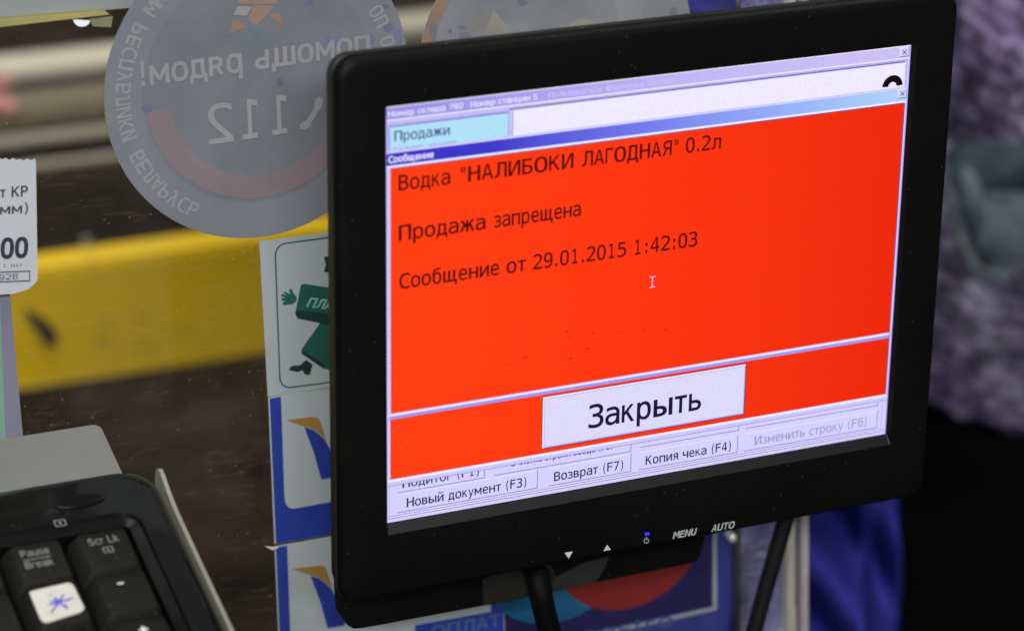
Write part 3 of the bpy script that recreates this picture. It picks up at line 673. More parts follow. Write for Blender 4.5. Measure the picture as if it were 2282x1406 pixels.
def closebox(a, x0, y0, lay):
    a.rect(x0 - 1, y0 - 1, x0 + 18, y0 + 16.5, lay, e_navy); a.rect(x0 - 1, y0 - 1, x0 + 17, y0 + 15.2, lay + .5, e_white); a.rect(x0 + .3, y0 + .3, x0 + 17, y0 + 15.2, lay + 1, e_bg)
    for sgn in (1, -1):
        cx, cy = x0 + 8.5, y0 + 8; d = 4.2; t = 1.0
        a.poly([a.q(cx - d - t, cy - sgn * d, lay + 2), a.q(cx - d + t, cy - sgn * d, lay + 2), a.q(cx + d + t, cy + sgn * d, lay + 2), a.q(cx + d - t, cy + sgn * d, lay + 2)], e_black)
a = SCR(); closebox(a, 978, 4, 4); part(a, 'close_button')
# message window
a = SCR(); a.rect(0, 76, 997, 680, 6, emis('lcd_window_frame', (204, 200, 255)))
a.rect(1, 80, 995, 101, 7, e_t2); a.rect(1, 77.5, 996, 80, 7, e_bg)
a.rect(2, 102, 996, 105, 7, e_white); a.rect(6.5, 105.6, 993, 107, 7.5, e_navy)
a.rect(7.5, 107, 992.5, 545, 8, e_red); a.rect(1, 547, 996, 550, 8, e_white); a.rect(5, 550, 995, 556, 8, emis('lcd_divider', (160, 152, 240)))
a.rect(6.5, 556, 994, 668, 8, e_red); a.rect(2, 668.5, 996, 673, 8, e_white); a.rect(992.5, 107, 994, 668, 8.5, e_navy)
a.rect(994, 107, 996, 672, 9, e_bg)
part(a, 'message_window')
a = SCR(); closebox(a, 978.5, 80, 9); part(a, 'close_button')
a = SCR(); a.txt("Сообщение", 4, 85, 96, 11, 9, e_ttx, 0.018); part(a, 'message_title')
a = SCR()
for t, x0, x1, y in (("Водка", 22, 115, 146), ('"НАЛИБОКИ', 134, 342, 146), ('ЛАГОДНАЯ"', 358, 541, 146), ('0.2л', 556, 625, 146), ("Продажа", 22, 180, 234), ("запрещена", 196, 358, 234), ("Сообщение", 23, 206, 320), ("от", 220, 256, 320), ("29.01.2015", 270, 447, 320), ("1:42:03", 464, 586, 320)):
    a.txt(t, x0, x1, y, 26.5, 10, e_dark, 0.002)
part(a, 'message_lettering')
a = SCR()
for x0, y0, x1, y1 in ((499, 366, 501, 385), (494.5, 365, 499, 366.5), (501, 365, 505.5, 366.5), (494.5, 384.5, 499, 386), (501, 384.5, 505.5, 386)): a.rect(x0, y0, x1, y1, 10, e_ttf)
part(a, 'text_cursor')
a = SCR(); a.rect(292, 560, 696, 660, 9, e_black); a.rect(293, 561, 694.5, 658.5, 10, e_white); a.rect(296, 564, 694.5, 658.5, 10.5, e_shade); a.rect(297, 565, 692.5, 656, 11, e_btn)
a.txt("Закрыть", 382, 606, 634, 43, 13, e_black, 0.004); part(a, 'dialog_button')
a = SCR()
a.txt("Подитог (F1)", 29, 173, 688, 16, 5, e_black, clip=0.62); a.txt("Новый документ (F3)", 37, 264, 726, 17, 5, e_black, 0.002)
a.txt("Возврат (F7)", 318, 454, 726, 17, 5, e_black, 0.002); a.txt("Копия чека (F4)", 499, 672, 726, 17, 5, e_black, 0.002)
a.txt("Очистка строки ввода (F8)", 233, 432, 683, 13, 5, e_navy, clip=0.72); a.txt("Изменить строку (F6)", 721, 957, 725, 17, 5, e_grey)
part(a, 'menu_lettering')

a = SCR(); e_mk = emis('lcd_scuffed_red', (214, 44, 18)); random.seed(11)
for k in range(60):
    x_, y_ = (random.gauss(330, 60), random.gauss(470, 26)) if k < 22 else (random.uniform(20, 980), random.uniform(120, 660))
    if 285 < x_ < 705 and y_ > 535 or 540 < y_ < 560: continue
    r_ = random.uniform(0.7, 1.7); l_ = random.uniform(1, 3.5) if k < 22 else 1.0
    a.poly([a.q(x_ + r_ * l_ * math.cos(t), y_ + r_ * math.sin(t), 14) for t in np.linspace(0, 6.28, 7)[:-1]], e_mk)
pm = part(a, 'panel_specks'); pm['kind'] = 'stuff'
# --- bezel prints
m_print = mat('white_bezel_print', (0.425, 0.476, 0.476), 0.5, 0.1, 300)
m_print2 = mat('dim_bezel_print', (0.30, 0.34, 0.34), 0.5, 0.1, 300)
BW = FW + 0.0009
def bp(x, y, d=0.0): return onw(x, y, BW + d)
mb = MB(); mb.prism([bp(1258, 1231), bp(1267, 1244), bp(1276, 1228)], NV * .0001, m_print); mb.build('down_button_mark', mon)
mb = MB(); mb.prism([bp(1345, 1227), bp(1361, 1224), bp(1353, 1213)], NV * .0001, m_print); mb.build('up_button_mark', mon)
def btext(s, a, b, h, m, name, bold, shear):
    mb = MB(); p0, p1 = bp(*a), bp(*b); d = (p1 - p0) / np.linalg.norm(p1 - p0); up = np.cross(NV, d)
    text3(mb, s, p0, p1, up, np.linalg.norm(bp(*a) - bp(a[0], a[1] - h)), m, bold, shear); mb.build(name, mon)
btext("MENU", (1499, 1200), (1553, 1190), 14, m_print2, 'menu_lettering', 0.02, 0.25)
btext("AUTO", (1585, 1184), (1637, 1175), 14, m_print2, 'auto_lettering', 0.02, 0.25)
mb = MB()
A1 = [(1440.5 + 6 * math.cos(t), 1204 + 6 * math.sin(t)) for t in np.linspace(-1.1, 4.25, 24)]; A2 = [(1440.5 + 4.4 * math.cos(t), 1204 + 4.4 * math.sin(t)) for t in np.linspace(-1.1, 4.25, 24)]
mb.add([bp(*p) for p in A1 + A2], [(i, i + 1, 24 + i + 1, 24 + i) for i in range(23)], m_print2)
mb.poly([bp(1440, 1196), bp(1442, 1196), bp(1441.5, 1203), bp(1439.5, 1203)], m_print2); mb.build('power_symbol', mon)
mb = MB(); mb.prism([bp(1437, 1186), bp(1437, 1192), bp(1446, 1191), bp(1446, 1185)], NV * .0004, emis('blue_power_led', (70, 60, 255), 1.0)); mb.build('power_led', mon)
# --- bracket plate, neck and foot behind the panel
BWD = -0.034
mb = MB()
pl_ = [(762, 1240), (765, 1330), (768, 1378), (774, 1392), (788, 1400), (806, 1399), (1120, 1341), (1225, 1319), (1330, 1296), (1538, 1255), (1552, 1250), (1560, 1236), (1569, 1204), (1576, 1120)]
mb.prism([onw(x, y, BWD) for x, y in pl_], -NV * 0.008, m_bez); mb.build('bracket_plate', mon)
mb = MB(); mb.prism([onw(x, y, BWD + .0001) for x, y in ((1225, 1318), (1216, 1304), (1238, 1284), (1300, 1252), (1356, 1238), (1346, 1262), (1326, 1295))], NV * 0.0006, mat('greyish_plate_patch', (0.0135, 0.0132, 0.0108), 0.5, 0.25, 60)); mb.build('bracket_grey_patch', mon)  # thin greyish patch laid on the bracket plate
mb = MB(); mb.prism([onw(x, y, BWD + .0001) for x, y in ((1076, 1346), (1074, 1290), (1110, 1272), (1225, 1256), (1238, 1284), (1214, 1305), (1170, 1330))], NV * 0.0004, mat('olive_plate_patch', (0.0068, 0.0056, 0.0028), 0.5, 0.25, 60)); mb.build('bracket_olive_patch', mon)  # thin olive-toned patch on the face of the plate
NW = -0.028
mb = MB(); f1 = [onw(1160, 1270, NW), onw(1188, 1406, NW), onw(1205, 1500, NW)]
wd_ = 0.0038
lo = []
for p, s_ in zip((onw(1198, 1270, NW), onw(1208, 1340, NW), onw(1228, 1420, NW), onw(1262, 1540, NW)), (1, 1, 1, 1.1)):
    lo.append([p + UX * (wd_ * s_ * math.cos(t)) - NV * (0.004 * math.sin(t)) for t in np.linspace(0, 2 * math.pi, 21)[:-1]])
base = np.array([lo[-1][0][0] - 0.005, lo[-1][0][1] + 0.01, 0.006])
lo.append([base + np.array([0.007 * math.cos(t), 0.006 * math.sin(t), 0]) for t in np.linspace(0, 2 * math.pi, 21)[:-1]])
mb.loft(lo, m_gloss, True, True, True); mb.build('stand_neck', mon)
mb = MB(); mb.loft([[(base[0] + 0.075 * k * math.cos(t), base[1] - 0.045 + 0.055 * k * math.sin(t), z) for t in np.linspace(0, 2 * math.pi, 41)[:-1]] for k, z in ((1, 0.0005), (1, 0.005), (0.96, 0.007), (0.3, 0.009))], m_gloss, True, True, True); mb.build('stand_foot', mon)

# --- black cable running down behind the panel
m_cable = mat('black_cable', (0.004, 0.004, 0.0045), 0.6, 0.1, 100, spec=0.2)
mb = MB(); P = [onw(1792, 1040, -0.05), onw(1765, 1110, -.05), onw(1744, 1180, -.05), onw(1712, 1290, -.05), onw(1680, 1406, -.05), onw(1650, 1500, -.05)]
P.append(np.array([P[-1][0] - .005, P[-1][1] - 0.01, 0.004]))
mb.tube(P, [0.0030, 0.0029, .0029, .0029, .0029, .0029, .0029], m_cable, 16); tag(mb.build('monitor_cable'), 'thick black cable slanting down behind the right of the monitor', 'cable')

# ================================================================= KEYBOARD and drawer
KZ = 0.130
m_grey = mat('grey_enamel', (0.12636, 0.1287, 0.11934), 0.45, 0.07, 12, 0.08, 900)
DT = 0.120
c0 = onz(225, 940, DT); c1_ = onz(262, 1050, DT)
mb = MB()
bm_pts = rrect(-0.12, 0.44, c0[0], c0[1], 0.003, 4)
mb.loft([[(x, y, 0.001) for x, y in bm_pts], [(x, y, DT - 0.0015) for x, y in bm_pts], [(x, y, DT) for x, y in rrect(-0.12 + .0007, 0.44, c0[0] - .0007, c0[1] - .0007, 0.0025, 4)]], m_grey, True, True)
dr = mb.build('till_drawer'); tag(dr, 'grey enamelled till box under and behind the black keyboard', 'till box')
m_kgl = mat('gloss_black_keyboard', (0.0045, 0.0052, 0.0046), 0.09, 0.2, 80, 0.02, 400, spec=0.5, coat=0.3)
m_kwell = mat('keyboard_well', (0.004, 0.004, 0.004), 0.3, 0.2, 80, spec=0.12)
m_key = mat('key_plastic', (0.00788, 0.00765, 0.00638), 0.55, 0.15, 300, 0.15, 2500, spec=0.07)
m_silver = mat('silver_rim_plastic', (0.255, 0.2465, 0.2125), 0.38, 0.06, 60, metal=0.35)
dusty(m_kgl, 0.16, 1100, 0.965); dusty(m_key, 0.22, 1100, 0.96); dusty(m_grey, 0.12, 800, 0.97)
m_kprint = mat('key_print', (0.128, 0.136, 0.124), 0.5, 0.2, 500)
kL = onz(155, 1218, KZ); kM = onz(190, 1300, KZ)
PX, PY = 0.0192, 0.0192
kx0 = kM[0] - 0.0005                     # left edge of the right-most key column
ky0 = kM[1]                              # top edge of the '-' row
xr = onz(345, 1040, KZ)[0]; yb = onz(150, 1066, KZ - 0.0012)[1]; xr2 = onz(345, 1045, KZ)[0]
kb = empty('keyboard', (xr - 0.2, ky0 - 0.06, DT)); tag(kb, 'black glossy keyboard with silver side rim and a handwritten star on one key', 'keyboard')
XL = xr - 0.40; YF = ky0 - 0.105
print('kb', kx0, ky0, xr, yb, 'row0', kL)
wx1 = kx0 + PX + 0.0006; wx0 = XL + 0.015; wy1 = ky0 + PY + 0.0030; wy0 = YF + 0.012
mb = MB()
def rr3(x0, y0, x1, y1, r, z): return [(x, y, z) for x, y in rrect(x0, y0, x1, y1, r, 7)]
Zt = KZ + 0.0005
body = [rr3(XL, YF, xr - 0.0012, yb, 0.010, DT + 0.0008), rr3(XL, YF, xr - 0.0012, yb, 0.010, Zt - 0.005), rr3(XL + .001, YF + .001, xr - 0.0018, yb - 0.0008, 0.0105, Zt - 0.002),
        rr3(XL + .003, YF + .003, xr - 0.0030, yb - 0.0026, 0.0105, Zt - 0.0004), rr3(XL + .005, YF + .005, xr - 0.0046, yb - 0.0046, 0.0105, Zt)]
mb.loft(body, m_kgl, True, False, True)
wy1f = wy1 + 0.004
mb.loft([rr3(XL + .005, YF + .005, xr - 0.0046, yb - 0.0046, 0.0105, Zt), rr3(wx0 - 0.004, wy0 - .003, wx1 + 0.0035, wy1f, 0.006, Zt - 0.0004)], m_kgl, smooth=False)
mb.loft([rr3(wx0 - 0.004, wy0 - .003, wx1 + 0.0035, wy1f, 0.006, Zt - 0.0004), rr3(wx0 - 0.003, wy0 - .002, wx1 + 0.003, wy1f - .0008, 0.0055, Zt - 0.0016), rr3(wx0, wy0, wx1, wy1, 0.0012, Zt - 0.0026)], m_kwell, smooth=False)
mb.build('body', kb)
mb = MB(); mb.loft([rr3(wx0, wy0, wx1, wy1, 0.0012, Zt - 0.0026), rr3(wx0 , wy0, wx1, wy1, 0.0012, Zt - 0.0085)], m_kwell, False, True); mb.build('key_well', kb)
# silver side fin
mb = MB()
yt = onz(345, 1038, KZ + .0036)[1]
fin = [(YF + 0.0, DT + .001), (YF, KZ - 0.0006), (ky0, KZ + 0.0004), (yt - 0.016, KZ + 0.0010), (yt - 0.009, KZ + 0.0022), (yt - 0.004, KZ + 0.0036), (yt - 0.0018, KZ + 0.0036), (yt, KZ + 0.0024), (yt + 0.0006, KZ + .0005), (yt, DT + .001)]
mb.prism([(xr - 0.0008, y, z) for y, z in fin], (0.0012, 0, 0), m_silver); mb.build('side_rim', kb)
mb = MB(); z_ = Zt + 0.00005
hl = [onz(115, 1168, z_), onz(135, 1166, z_)]
def keytext(mb, s, x0, x1, y, h, z, m=m_kprint, bold=0.01): text3(mb, s, (x0, y, z), (x1, y, z), (0, 1, 0), h, m, bold)
def lockbox(mb, cx, cy, z, s, m):
    o = rrect(cx - s, cy - s * .82, cx + s, cy + s * .82, s * .25, 3); i = rrect(cx - s * .78, cy - s * .6, cx + s * .78, cy + s * .6, s * .15, 3); n = len(o)
    mb.add([(x, y, z) for x, y in o + i], [(k, (k + 1) % n, n + (k + 1) % n, n + k) for k in range(n)], m)
    mb.add([(cx - s * .35, cy - s * .1, z), (cx + s * .35, cy - s * .1, z), (cx, cy + s * .4, z)], [(0, 1, 2)], m)
    mb.add([(cx - s * .12, cy - s * .4, z), (cx + s * .12, cy - s * .4, z), (cx + s * .12, cy - s * .1, z), (cx - s * .12, cy - s * .1, z)], [(0, 1, 2, 3)], m)
lc = onz(134, 1165, Zt); lockbox(mb, lc[0], lc[1], Zt + 0.00008, 0.0017, m_kprint); mb.build('scroll_lock_symbol', kb)
mb = MB(); lc2 = onz(185, 1115, Zt)
mb.loft([[(lc2[0] - .001 + 0.0075 * k * math.cos(t), lc2[1] + 0.0026 * k * math.sin(t), Zt + h) for t in np.linspace(0, 2 * math.pi, 33)[:-1]] for k, h in ((1.0, 0.00005), (0.96, 0.0003), (0.9, 0.00032))], m_kwell, False, True, True); mb.build('indicator_window', kb)

def key_mesh(wu=1.0, hu=1.0):
    wx, hy = PX * wu - 0.0012, PY * hu - 0.0012
    mb = MB()
    mk = lambda x0, y0, x1, y1, r, z: [(a, b, z) for a, b in rrect(x0, y0, x1, y1, r, 4)]
    loops = [mk(0, -hy, wx, 0, .0011, -0.0045), mk(0.0003, -hy + .0003, wx - .0003, -0.0003, .0012, -.001), mk(0.0026, -hy + .0014, wx - .0014, -0.0009, .0016, 0.0024), mk(0.0030, -hy + .0018, wx - .0018, -0.0013, .0015, 0.0027),
             mk(0.006, -hy + .005, wx - .005, -0.0045, .0014, 0.00245)]
    mb.loft(loops, m_key, False, True, True)
    me_o = mb.build('key', None, origin=(0, 0, 0)); me = me_o.data; bpy.data.objects.remove(me_o); return me
km = key_mesh(); ktall = key_mesh(1, 2)
def place_key(x, y, z, mesh=km):
    o = bpy.data.objects.new('key', mesh); COL.objects.link(o); o.parent = kb
    o.location = Vector((x, y, z)) - Vector(kb['_o']); o['_o'] = (x, y, z); return o
KT = Zt - 0.0004
K = {}
for r in range(-1, 5):
    for c in range(0, 10):
        if c == 0 and r == 1: continue
        tall = (c == 0 and r == 1)
        x = kx0 - PX * c; y = ky0 + PY * (-r) - (0.0 if r >= 0 else -0.0002)
        if r == -1: y = ky0 + PY * 0.93
        if r == 1 and c == 0: continue
        if r == 2 and c == 0: continue
        K[(r, c)] = place_key(x, y, KT)
K[(1, 0)] = place_key(kx0, ky0 - PY, KT, ktall)
def label_key(k, fn, name='key_lettering'):
    o = K[k]; mb = MB(); x, y, z = o['_o']; fn(mb, x, y, z + 0.00278); mb.build(name, o)
label_key((-1, 0), lambda mb, x, y, z: (keytext(mb, "Scr Lk", x + .0050, x + .0138, y - .0062, .0027, z), lockbox(mb, x + .0096, y - .0090, z, .0015, m_kprint)))
label_key((-1, 1), lambda mb, x, y, z: (keytext(mb, "Pause", x + .0048, x + .0128, y - .0062, .0027, z), keytext(mb, "Break", x + .0048, x + .0128, y - .0110, .0027, z), mb.add([(x + .0048, y - .0077, z), (x + .0128, y - .0077, z), (x + .0128, y - .0073, z), (x + .0048, y - .0073, z)], [(0, 1, 2, 3)], m_kprint)))
m_kw = mat('bright_key_print', (0.55, 0.56, 0.53), 0.5)
label_key((0, 0), lambda mb, x, y, z: mb.add([(x + .0080, y - .0055, z), (x + .0098, y - .0055, z), (x + .0098, y - .0049, z), (x + .0080, y - .0049, z)], [(0, 1, 2, 3)], m_kw))
def plus(mb, x, y, z):
    cx, cy = x + .0096, y - .0052
    for a, b in ((.0012, .00035), (.00035, .0012)): mb.add([(cx - a, cy - b, z + (0.00002 if a > b else 0)), (cx + a, cy - b, z + (0.00002 if a > b else 0)), (cx + a, cy + b, z + (0.00002 if a > b else 0)), (cx - a, cy + b, z + (0.00002 if a > b else 0))], [(0, 1, 2, 3)], m_kw)
label_key((1, 0), plus)
label_key((1, 1), lambda mb, x, y, z: keytext(mb, "9", x + .0066, x + .0088, y - .0062, .0034, z, mat('yellow_key_print', (0.55, 0.5, 0.1), 0.5)))
label_key((1, 2), lambda mb, x, y, z: keytext(mb, "8", x + .0066, x + .0088, y - .0062, .0034, z))
label_key((0, 2), lambda mb, x, y, z: keytext(mb, "/", x + .0066, x + .0088, y - .0062, .0034, z))
# paper patch with hand-drawn star on the '*' key
o = K[(0, 1)]; x, y, z = o['_o']; zz = z + 0.0028
m_patch = mat('cream_paper_patch', (0.4356, 0.4224, 0.3696), 0.7, 0.08, 250)
m_pen = mat('violet_pen_ink', (0.06, 0.05, 0.40), 0.6, 0.5, 900)
mb = MB()
P = [onz(px_, py_, zz) for px_, py_ in ((66, 1321), (72, 1318), (150, 1300), (158, 1301), (164, 1307), (188, 1356), (184, 1362), (176, 1366), (106, 1388), (96, 1386), (90, 1380), (68, 1328))]
ppc = np.mean(P, 0)
mb.prism(P, (0, 0, 0.0004), m_patch); pp = mb.build('paper_patch', o)
pp['_o'] = pp['_o']
mb = MB()
def stroke(a, b, t=2.2):
    n = 6; A = []; B = []
    dx, dy = b[0] - a[0], b[1] - a[1]; l = math.hypot(dx, dy); nx, ny = -dy / l, dx / l
    for i in range(n + 1):
        u = i / n; ww = t * (0.45 + 0.55 * math.sin(math.pi * (0.15 + 0.8 * u))) * random.uniform(.8, 1.15); cx, cy = a[0] + dx * u + random.uniform(-.6, .6), a[1] + dy * u + random.uniform(-.6, .6)
        A.append(onz(cx + nx * ww, cy + ny * ww, zz + 0.00045 + stroke.k)); B.append(onz(cx - nx * ww, cy - ny * ww, zz + .00045 + stroke.k))
    stroke.k += 0.00001
    mb.add(A + B, [(i, i + 1, n + 1 + i + 1, n + 1 + i) for i in range(n)], m_pen)
stroke.k = 0.0
for a, b, t in (((143, 1323), (113, 1366), 2.4), ((120, 1329), (148, 1355), 2.6), ((158, 1334), (106, 1347), 2.6), ((164, 1330), (128, 1343), 1.4), ((122, 1333), (130, 1350), 2.4), ((112, 1338), (140, 1346), 1.6), ((145, 1345), (150, 1356), 2.2), ((107, 1326), (116, 1323), 0.8)): stroke(a, b, t)
mb.build('pen_star', o)

# ================================================================= BLUE CLOTH
m_cloth = mat('blue_cloth', (0.01581, 0.01792, 0.17918), 0.85, 0.3, 9, 0.6, 700, spec=0.1, col2=(0.028, 0.031, 0.24))
cl = MB(); nx, ny = 60, 60; DEP = 1.22
ptsA = []
for j in range(ny + 1):
    for i in range(nx + 1):
        px_ = 1480 + (2004 - 1480) * i / nx; py_ = -160 + (1700 + 160) * j / ny
        u, v = i / nx, j / ny
        fold = 0.020 * math.sin(v * 46 - u * 11 + 1.9 * math.sin(v * 8 + u * 3)) + 0.006 * math.sin(v * 19 + u * 9 + .7) + 0.007 * math.exp(-((u - 0.90) / 0.04) ** 2) - 0.008 * math.exp(-((u - 0.84) / 0.03) ** 2)
        ptsA.append(atd(px_, py_, DEP + fold))
cl.add(ptsA, [(j * (nx + 1) + i, j * (nx + 1) + i + 1, (j + 1) * (nx + 1) + i + 1, (j + 1) * (nx + 1) + i) for j in range(ny) for i in range(nx)], m_cloth, True)
co = cl.build('blue_cloth'); tag(co, 'creased deep blue cloth hanging beyond the right edge of the glass', 'cloth')
sm = co.modifiers.new('thickness', 'SOLIDIFY'); sm.thickness = 0.002

# ================================================================= PEOPLE
def skinned(name, nodes, edges, m, parent, sub=2, disp=None, root=0):
    me = bpy.data.meshes.new(name); org = Vector(parent['_o'])
    me.from_pydata([tuple(Vector(map(float, n[0])) - org) for n in nodes], edges, [])
    o = bpy.data.objects.new(name, me); COL.objects.link(o); o.parent = parent; o['_o'] = tuple(org)
    md = o.modifiers.new('skin', 'SKIN'); md.use_smooth_shade = True
    for i, n in enumerate(nodes):
        r = n[1] if hasattr(n[1], '__len__') else (n[1], n[1])
        me.skin_vertices[0].data[i].radius = r; me.skin_vertices[0].data[i].use_root = (i == root)
    s = o.modifiers.new('sub', 'SUBSURF'); s.levels = sub; s.render_levels = sub
    me.materials.append(m)
    if disp:
        tx = bpy.data.textures.new(name + '_relief', 'CLOUDS'); tx.noise_scale = disp[1]; tx.noise_depth = 3
        d = o.modifiers.new('relief', 'DISPLACE'); d.texture = tx; d.strength = disp[0]; d.texture_coords = 'LOCAL'
    return o
m_skin = mat('skin', (0.52, 0.27, 0.23), 0.5, 0.08, 40)
m_hair = mat('brown_hair', (0.03, 0.018, 0.01), 0.6, 0.4, 80)
def boucle():
    m = mat('boucle_knit', (0.10, 0.085, 0.12), 0.95, 0.3, 100, 1.0, 160, spec=0.1)
    nt = m.node_tree; b = nt.nodes['Principled BSDF']; tc = [n for n in nt.nodes if n.type == 'TEX_COORD'][0]
    n1 = nt.nodes.new('ShaderNodeTexNoise'); n1.inputs['Scale'].default_value = 34; n1.inputs['Detail'].default_value = 5; n1.inputs['Roughness'].default_value = 0.7
    n2 = nt.nodes.new('ShaderNodeTexNoise'); n2.inputs['Scale'].default_value = 7; n2.inputs['Detail'].default_value = 2
    nt.links.new(tc.outputs['Object'], n1.inputs[0]); nt.links.new(tc.outputs['Object'], n2.inputs[0])
    r = nt.nodes.new('ShaderNodeValToRGB'); cr = r.color_ramp
    while len(cr.elements) < 5: cr.elements.new(0.5)
    for el, (p, c) in zip(cr.elements, ((0.32, (0.018, 0.016, 0.032)), (0.43, (0.060, 0.048, 0.085)), (0.50, (0.12, 0.098, 0.155)), (0.58, (0.20, 0.17, 0.25)), (0.70, (0.34, 0.32, 0.43)))): el.position = p; el.color = (*c, 1)
    nt.links.new(n1.outputs[0], r.inputs[0])
    r2 = nt.nodes.new('ShaderNodeValToRGB'); r2.color_ramp.elements[0].color = (1.0, 0.86, 1.12, 1); r2.color_ramp.elements[1].color = (0.90, 0.95, 0.95, 1); r2.color_ramp.elements[0].position = .4; r2.color_ramp.elements[1].position = .6
    nt.links.new(n2.outputs[0], r2.inputs[0])
    mx = nt.nodes.new('ShaderNodeMix'); mx.data_type = 'RGBA'; mx.blend_type = 'MULTIPLY'; mx.inputs[0].default_value = 1.0
    vo = nt.nodes.new('ShaderNodeTexVoronoi'); vo.inputs['Scale'].default_value = 170; nt.links.new(tc.outputs['Object'], vo.inputs[0])
    vr = nt.nodes.new('ShaderNodeMapRange'); vr.inputs[1].default_value = 0.1; vr.inputs[2].default_value = 0.75; vr.inputs[3].default_value = 1.25; vr.inputs[4].default_value = 0.6; nt.links.new(vo.outputs['Distance'], vr.inputs[0])
    mv = nt.nodes.new('ShaderNodeVectorMath'); mv.operation = 'SCALE'; nt.links.new(r.outputs[0], mv.inputs[0]); nt.links.new(vr.outputs[0], mv.inputs['Scale'])
    nt.links.new(mv.outputs[0], mx.inputs[6]); nt.links.new(r2.outputs[0], mx.inputs[7]); nt.links.new(mx.outputs[2], b.inputs['Base Color'])
    return m
m_knit = boucle()
m_trous = mat('black_trousers', (0.0025, 0.0025, 0.003), 0.9, 0.2, 60, spec=0.05)
cx, cy, hz = 1.0, 0.93, -0.2
pe = empty('person', (cx, cy, -1.0)); tag(pe, 'person in a mottled purple grey knitted coat and black skirt beyond the monitor', 'person')
k = (hz + 1.0) / 0.80                     # coat hem 0.80 m above the floor
Z = lambda h: -1.0 + h * k
RT = math.radians(-30)
def PXY(x, y): return (cx + (x * math.cos(RT) - y * math.sin(RT)) * k, cy + (x * math.sin(RT) + y * math.cos(RT)) * k)
def sel(a, rx, ry, n):
    c_, s_ = math.cos(a), math.sin(a); return math.copysign(abs(c_) ** (2 / n), c_) * rx, math.copysign(abs(s_) ** (2 / n), s_) * ry
def N_(dx, dy, h, r): return ((*PXY(dx, dy), Z(h)), r)
nodes = [N_(0, .02, .92, (.145, .11)), N_(0, .02, 1.10, (.125, .10)), N_(0, .02, 1.32, (.15, .11)), N_(0, .02, 1.46, (.06, .06)), N_(0, 0, 1.52, (.052, .056)), N_(0, -.01, 1.60, (.07, .085)), N_(0, 0, 1.70, (.072, .09)),
         N_(-.17, .02, 1.40, .05), N_(-.25, .0, 1.17, .042), N_(-.16, -.15, 1.20, .032), N_(-.09, -.20, 1.21, (.035, .02)),
         N_(.17, .02, 1.40, .05), N_(.25, .0, 1.17, .042), N_(.16, -.15, 1.20, .032), N_(.09, -.20, 1.21, (.035, .02)),
         N_(-.09, .02, .82, .085), N_(-.10, .02, .48, .055), N_(-.10, .03, .09, .038), N_(-.10, -.10, .035, (.04, .03)),
         N_(.09, .02, .82, .085), N_(.10, .02, .48, .055), N_(.10, .03, .09, .038), N_(.10, -.10, .035, (.04, .03))]
ed = [(0, 1), (1, 2), (2, 3), (3, 4), (4, 5), (5, 6), (2, 7), (7, 8), (8, 9), (9, 10), (2, 11), (11, 12), (12, 13), (13, 14), (0, 15), (15, 16), (16, 17), (17, 18), (0, 19), (19, 20), (20, 21), (21, 22)]
for hi, sg in ((10, -1), (14, 1)):           # five bent fingers on each hand
    hx, hy, hh = sg * .09, -.20, 1.21
    for fi, (oz, ln) in enumerate(((.024, .062), (.009, .070), (-.006, .066), (-.020, .052))):
        i = len(nodes)
        nodes += [N_(hx - sg * .028, hy - .006, hh + oz, .0085), N_(hx - sg * (.028 + ln * .45), hy - .012, hh + oz * 1.1, .008), N_(hx - sg * (.028 + ln * .8), hy - .002, hh + oz * 1.1, .0075), N_(hx - sg * (.026 + ln), hy + .014, hh + oz, .006)]
        ed += [(hi, i), (i, i + 1), (i + 1, i + 2), (i + 2, i + 3)]
    i = len(nodes); nodes += [N_(hx + sg * .006, hy - .012, hh + .034, .010), N_(hx - sg * .014, hy - .020, hh + .056, .009), N_(hx - sg * .034, hy - .020, hh + .066, .007)]
    ed += [(hi, i), (i, i + 1), (i + 1, i + 2)]
skinned('body', nodes, ed, m_skin, pe)
# head details
mb = MB()
hc = np.array([cx, cy, Z(1.66)])
loops = []
for t in np.linspace(0.02, 1.7, 12):
    rr_ = math.sin(t) * 0.088 * k; loops.append([hc + np.array([rr_ * math.cos(a), rr_ * 1.15 * math.sin(a) + .014, math.cos(t) * 0.105 * k]) for a in np.linspace(0, 2 * math.pi, 25)[:-1]])
mb.loft(loops, m_hair, True, False, True); mb.build('hair', pe)
# knitted coat: one surface of rings from hem to neck with the relief of the looped yarn
mb = MB(); loops = []; NA = 520
prof = [(0.800, .240, .14, 5), (0.803, .25, .15, 5), (0.84, .252, .152, 5), (0.95, .25, .15, 4.5), (1.05, .245, .147, 4), (1.15, .238, .145, 3.5), (1.25, .235, .142, 3), (1.35, .225, .135, 2.6), (1.42, .17, .115, 2.2), (1.46, .09, .09, 2), (1.50, .07, .075, 2)]
def lerp_prof(h):
    for a, b in zip(prof[:-1], prof[1:]):
        if a[0] <= h <= b[0]:
            u = (h - a[0]) / (b[0] - a[0]); return tuple(a[i] + (b[i] - a[i]) * u for i in (1, 2, 3))
    return prof[-1][1:]
rng = np.random.RandomState(3)
from mathutils import noise as mn
for h in np.linspace(0.80, 1.50, 420):
    rx, ry, ne = lerp_prof(h); ring_l = []
    for a in np.linspace(0, 2 * math.pi, NA + 1)[:-1]:
        p = Vector((*sel(a, rx, ry, ne), h))
        dlt = 0.0022 * math.sin(h * 2 * math.pi / 0.0085 + 3 * mn.noise(p * 25)) * (0.6 + math.sin(a * 190 + 2 * mn.noise(p * 30)) * 0.4) + 0.006 * mn.noise(p * 60) + 0.005 * mn.noise(p * 120) + 0.012 * mn.noise(p * 9)
        s_ = 1 + dlt / rx
        ring_l.append((*PXY(p.x * s_, p.y * s_), Z(h + (0.004 * mn.noise(p * 90) if h < 0.81 else 0))))
    loops.append(ring_l)
mb.loft(loops, m_knit, False, False, True)
knit = mb.build('knitted_coat', pe)
